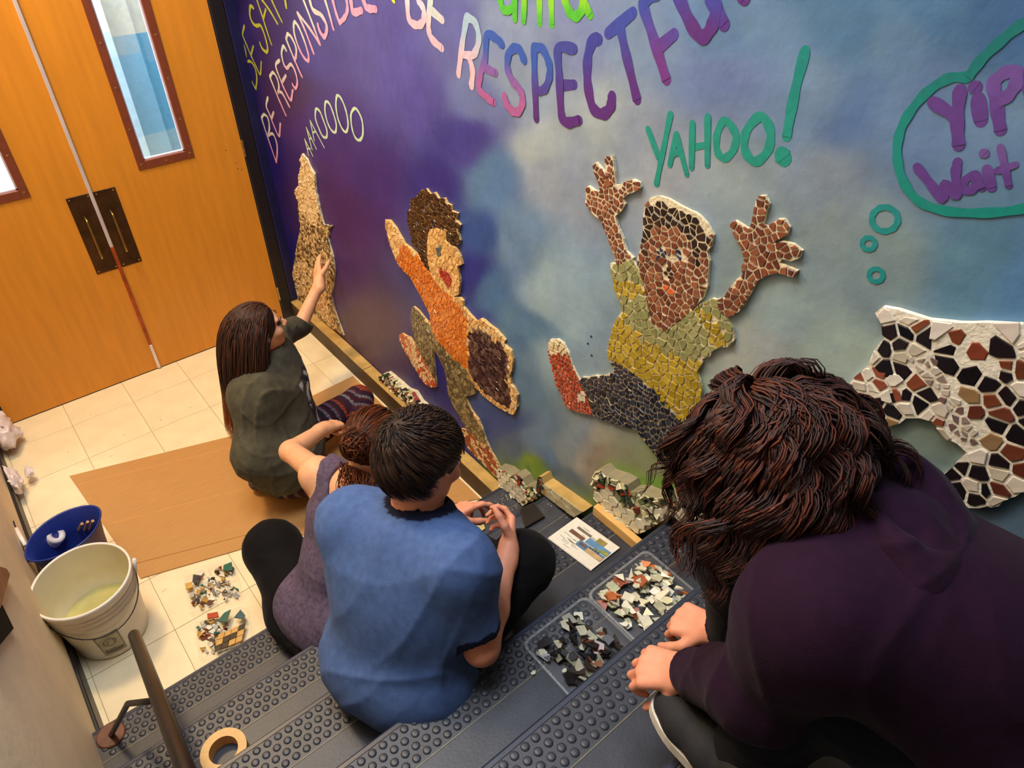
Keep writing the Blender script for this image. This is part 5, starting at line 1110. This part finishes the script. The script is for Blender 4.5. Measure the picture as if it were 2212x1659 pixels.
for a in ((.72,.18,.8,.5,(120,104,92)),(.50,.14,.62,.46,(110,76,60)),(.88,.62,.70,.8,(150,132,66)),(.52,.5,.72,.98,(96,138,176)),(.30,.42,.5,.98,(84,124,160)),(.36,.46,.46,.62,(96,84,80)),(.3,.64,.44,.98,(190,160,112)),(.54,.84,.64,.98,(150,150,60)),(.5,.72,.56,.84,(120,130,70))): pr(*a)
mb=MB()
for i in range(26):
    a=rng.uniform(.05,.92); b=rng.uniform(.04,.4) if a<.5 else rng.uniform(.02,.95)
    if .28<a<.74 and b>.4: continue
    l=rng.uniform(.05,.16); mb.prism([NP(a,b,-.0028),NP(a+.008,b,-.0028),NP(a+.008,b+l,-.0028),NP(a,b+l,-.0028)],(0,0,.0003))
for k in range(4): mb.prism([NP(.45,.64+.06*k,.0),NP(.49,.64+.06*k,.0),NP(.49,.672+.06*k,.0),NP(.45,.672+.06*k,.0)],(0,0,.0003))
mb.build('printed_lines',mat('ink_dark',(58,54,56),.8),news,kind='stuff')
# dark phone-like case and a small tile sample
pc=[F(px,py,.364) for px,py in ((1123,1103),(1153,1089),(1176,1119),(1134,1143))]
ph=empty('phone_case',np.mean(pc,0),'dark brown flip phone case lying on the second step','phone case')
MB().prism(pc,(0,0,.012)).build('cover',mat('leather_dark',(46,34,22),.35,var=.2,scale=60),ph)
cc=np.mean(pc,0); MB().prism([cc+(p-cc)*.9+(0,0,.0122) for p in pc],(0,0,.0008)).build('screen',mat('glass_dark',(24,18,14),.12),ph)
tc_=[F(px,py,.184) for px,py in ((1021,1129),(1039,1119),(1048,1143),(1035,1153))]
tsx=empty('tile_sample',np.mean(tc_,0),'small cream tile with brown specks on the lowest step by the hands','tile')
MB().prism(tc_,(0,0,.006)).build('slab',mat('sample_cream',(206,192,120),.4,var=.1),tsx)
mb=MB(); cc=np.mean(tc_,0)
for i in range(9): q=cc+(tc_[i%4]-cc)*rng.uniform(.2,.75)+(0,0,.0062); mb.add([q+(.0025*math.cos(t),.0025*math.sin(t),0) for t in (0,1.5,3,4.6)],[(0,1,2,3)])
mb.build('specks',mat('speck_brown',(80,60,40),.6),tsx)
# clear trays with sorted pieces
m_clear=mat('tray_clear',(232,232,228),.12,alpha=.07,var=0,spec=.8); m_rimc=mat('tray_rim',(240,240,236),.15,alpha=.2,var=0,spec=.9)
def tray(corner,ex,ey,h,z,label,divs,group=None):
    c0=np.array((corner[0],corner[1],z)); ex=np.array((ex[0],ex[1],0));ey=np.array((ey[0],ey[1],0)); lx,ly=np.linalg.norm(ex),np.linalg.norm(ey); dx,dy=ex/lx,ey/ly
    ce=c0+(ex+ey)/2; t=empty('plastic_tray',ce,label,'tray')
    def rr(s,zz,r=.022):
        out=[]
        for (sx,sy,a) in ((1,1,0),(-1,1,90),(-1,-1,180),(1,-1,270)):
            for k in range(5):
                th=math.radians(a+k*22.5); out.append(ce+dx*((lx/2*s-r)*sx+r*math.cos(th))+dy*((ly/2*s-r)*sy+r*math.sin(th))+np.array((0,0,zz)))
        return out
    def rm(rings,nm,m,cap=False):
        v=sum(rings,[]); n=20; f=[(i*n+k,i*n+(k+1)%n,(i+1)*n+(k+1)%n,(i+1)*n+k) for i in range(len(rings)-1) for k in range(n)]
        if cap: f.append(tuple(range(n))[::-1])
        return mesh(nm,v,f,m,t,True)
    rm([rr(.9,.0008),rr(.94,.006),rr(.99,h)],'tub',m_clear,True); rm([rr(.99,h),rr(1.05,h+.001),rr(1.05,h-.002)],'rim',m_rimc)
    for (a,b,c,d) in divs:
        p,q=c0+ex*a+ey*b,c0+ex*c+ey*d; MB().tube([p+(0,0,h*.5),q+(0,0,h*.5)],.0022,6).build('divider',m_rimc,t)
    return c0,ex,ey
def cname(c):
    r,g,b=c
    if max(c)<66: return 'black'
    if g>r+30: return 'green'
    if r>g+45: return 'golden' if g>130 else ('orange' if r>160 else 'rust brown')
    if min(c)>195: return 'white'
    if min(c)>140: return 'grey-cream'
    return 'greyish brown' if r<170 else 'cream'
def fill(c0,ex,ey,region,n,pal_,size,z0,layers,label,group,seed,squash=1.0):
    rg=np.random.RandomState(seed)
    for i in range(n):
        a=rg.uniform(region[0],region[2]); b=rg.uniform(region[1],region[3]); lay=rg.uniform(0,1)**1.2*layers
        p=c0+ex*a+ey*b+np.array((0,0,z0+.003+lay)); k=rg.randint(3,6); s_=size*rg.uniform(.55,1.35)*.55
        th=np.sort(rg.uniform(0,6.28,k)); 
        if np.max(np.diff(np.append(th,th[0]+6.28)))>3.0: th=np.linspace(0,6.28,k+1)[:-1]+rg.uniform(0,1)
        nrm=unit(np.array((rg.normal()*.35,rg.normal()*.35,1))); e1=unit(np.cross(nrm,(1,.3,0))); e2=np.cross(nrm,e1); asp=rg.uniform(.5,1)
        poly=[p+e1*math.cos(t)*s_+e2*math.sin(t)*s_*asp for t in th]
        col=pal_[rg.randint(len(pal_))]; mb=MB().prism(poly,nrm*rg.uniform(.003,.006)); cn=cname(col)
        mb.build('tile_shard',tmat(col,.3),None,label=cn+' '+label,cat='shard',group=cn+' '+group)
W_=[(222,216,190),(228,222,196),(216,210,180),(232,228,210),(206,204,172),(232,226,206),(188,190,156),(214,206,176),(226,222,200),(190,104,52),(150,72,36),(204,200,168)]
# tray with pale pieces on the fourth tread
pA=[F(px,py,.735) for px,py in ((1300,1302),(1393,1203),(1466,1270),(1372,1360))]
yA0,yA1=.565,.80
t1=tray((.935,yA0-.0),(.245,0),(0,.215),.022,.7205,'clear plastic tray heaped with pale tile pieces on the fourth step',[])
fill(*t1,(.06,.06,.94,.92),130,W_,.034,.002,.03,'tile piece heaped in the clear tray of mostly pale pieces','pieces in the heaped pale tray on the fourth step',31)
Bk=[(34,28,26),(26,22,24),(50,38,32),(40,34,34),(30,26,30),(200,194,164),(150,146,122),(132,78,50),(212,206,178),(60,44,36)]
t2=tray((.69,yA0-.0),(.232,0),(0,.215),.022,.7205,'clear plastic tray of mostly dark tile pieces on the fourth step',[])
fill(*t2,(.1,.15,.9,.9),72,Bk,.034,.002,.018,'broken piece in the clear tray of mostly dark pieces','pieces in the mostly dark tray on the fourth step',32)
Mx=[(214,206,184),(160,150,120),(40,32,30),(22,92,84),(196,150,70),(120,56,34),(180,176,160),(90,60,44),(228,220,200)]
q=[F(px,py,.01) for px,py in ((400,1235),(500,1212),(522,1300),(415,1335))]
def quad_tray(px4,label,n,pal_,grp,lab,seed,size,divs,reg=(.06,.06,.94,.94)):
    P_=[F(px,py,.01) for px,py in px4]; ex=P_[1]-P_[0]; ey=P_[3]-P_[0]; t_=tray(P_[0][:2],ex[:2],ey[:2],.025,.0005,label,divs)
    fill(*t_,reg,n,pal_,size,.001,.012,lab,grp,seed)
    return t_
t3=quad_tray(((398,1245),(502,1212),(521,1285),(414,1327)),'divided clear tray of small mixed tile pieces on the floor near the cardboard',88,Mx,'pieces in the divided floor tray','small piece in the divided tray by the cardboard',33,.024,[(0,.5,1,.5),(.5,0,.5,1)])
t4=quad_tray(((420,1345),(530,1310),(545,1385),(432,1425)),'clear tray of mixed tile pieces on the floor against the lowest step',58,Mx,'pieces in the tray against the lowest step','tile piece in the floor tray against the lowest step',34,.027,[],(.06,.06,.6,.94))
# checked tiles and green shards in that tray
mc=[tmat((206,160,84)),tmat((34,26,22))]
k=0
for i in range(4):
    for j in range(3):
        a=F(472+15*i-3*j,1372+0*i+13*j-6.5*i,.022); ex=F(472+15*(i+1)-3*j,1372+13*j-6.5*(i+1),.022)-a; ey=F(472+15*i-3*(j+1),1372+13*(j+1)-6.5*i,.022)-a
        MB().prism([a+ex*.05+ey*.05,a+ex*.95+ey*.05,a+ex*.95+ey*.95,a+ex*.05+ey*.95],(0,0,.006)).build('square_tile',mc[1 if (i,j) in ((1,1),(2,1),(3,0),(1,2),(0,2)) else 0],None,label=('black' if (i,j) in ((1,1),(2,1),(3,0),(1,2),(0,2)) else 'golden')+' square tile in the checked stack in the tray by the lowest step',cat='tile',group=('black' if (i,j) in ((1,1),(2,1),(3,0),(1,2),(0,2)) else 'golden')+' square tiles in the floor tray')
def spike(pts,z,c,lab): MB().prism([F(px,py,z) for px,py in pts],(0,0,.005)).build('tile_shard',tmat(c),None,label=lab,cat='shard')
spike([(448,1327),(471,1323),(473,1333),(449,1338)],.03,(176,58,26),'red rectangular tile piece in the tray by the lowest step')
spike([(485,1325),(499,1318),(490,1345),(470,1343)],.034,(20,92,84),'long green shard in the tray beside the red tile piece')
spike([(520,1318),(530,1330),(527,1338),(506,1335)],.034,(30,84,92),'dark green triangular shard at the right of the lower floor tray')
spike([(484,1222),(501,1215),(503,1232),(482,1235)],.03,(16,96,72),'bright green shard at the far corner of the divided tray')
spike([(418,1242),(432,1244),(426,1262),(416,1258)],.03,(22,18,18),'black angular piece in the divided tray by a yellow one')
spike([(400,1262),(415,1258),(416,1270),(402,1274)],.028,(206,158,70),'yellow piece at the left edge of the divided tray')
sd=[(1152,1455,.722,(222,214,180),'pale loose tile chip on the fourth step left of the dark tray'),(1163,1413,.722,(206,190,150),'small cream chip beside the near corner of the dark tray'),(1219,1450,.73,(210,206,176),'oval pale chip at the near edge of the dark tray')]
for (px,py,z,c,lab) in sd:
    p=F(px,py,z); MB().prism([p+(.008*math.cos(t),.006*math.sin(t),0) for t in (0,1,2.4,3.6,5)],(0,0,.005)).build('tile_chip',tmat(c),None,label=lab,cat='chip')
print('objects',len(bpy.data.objects))
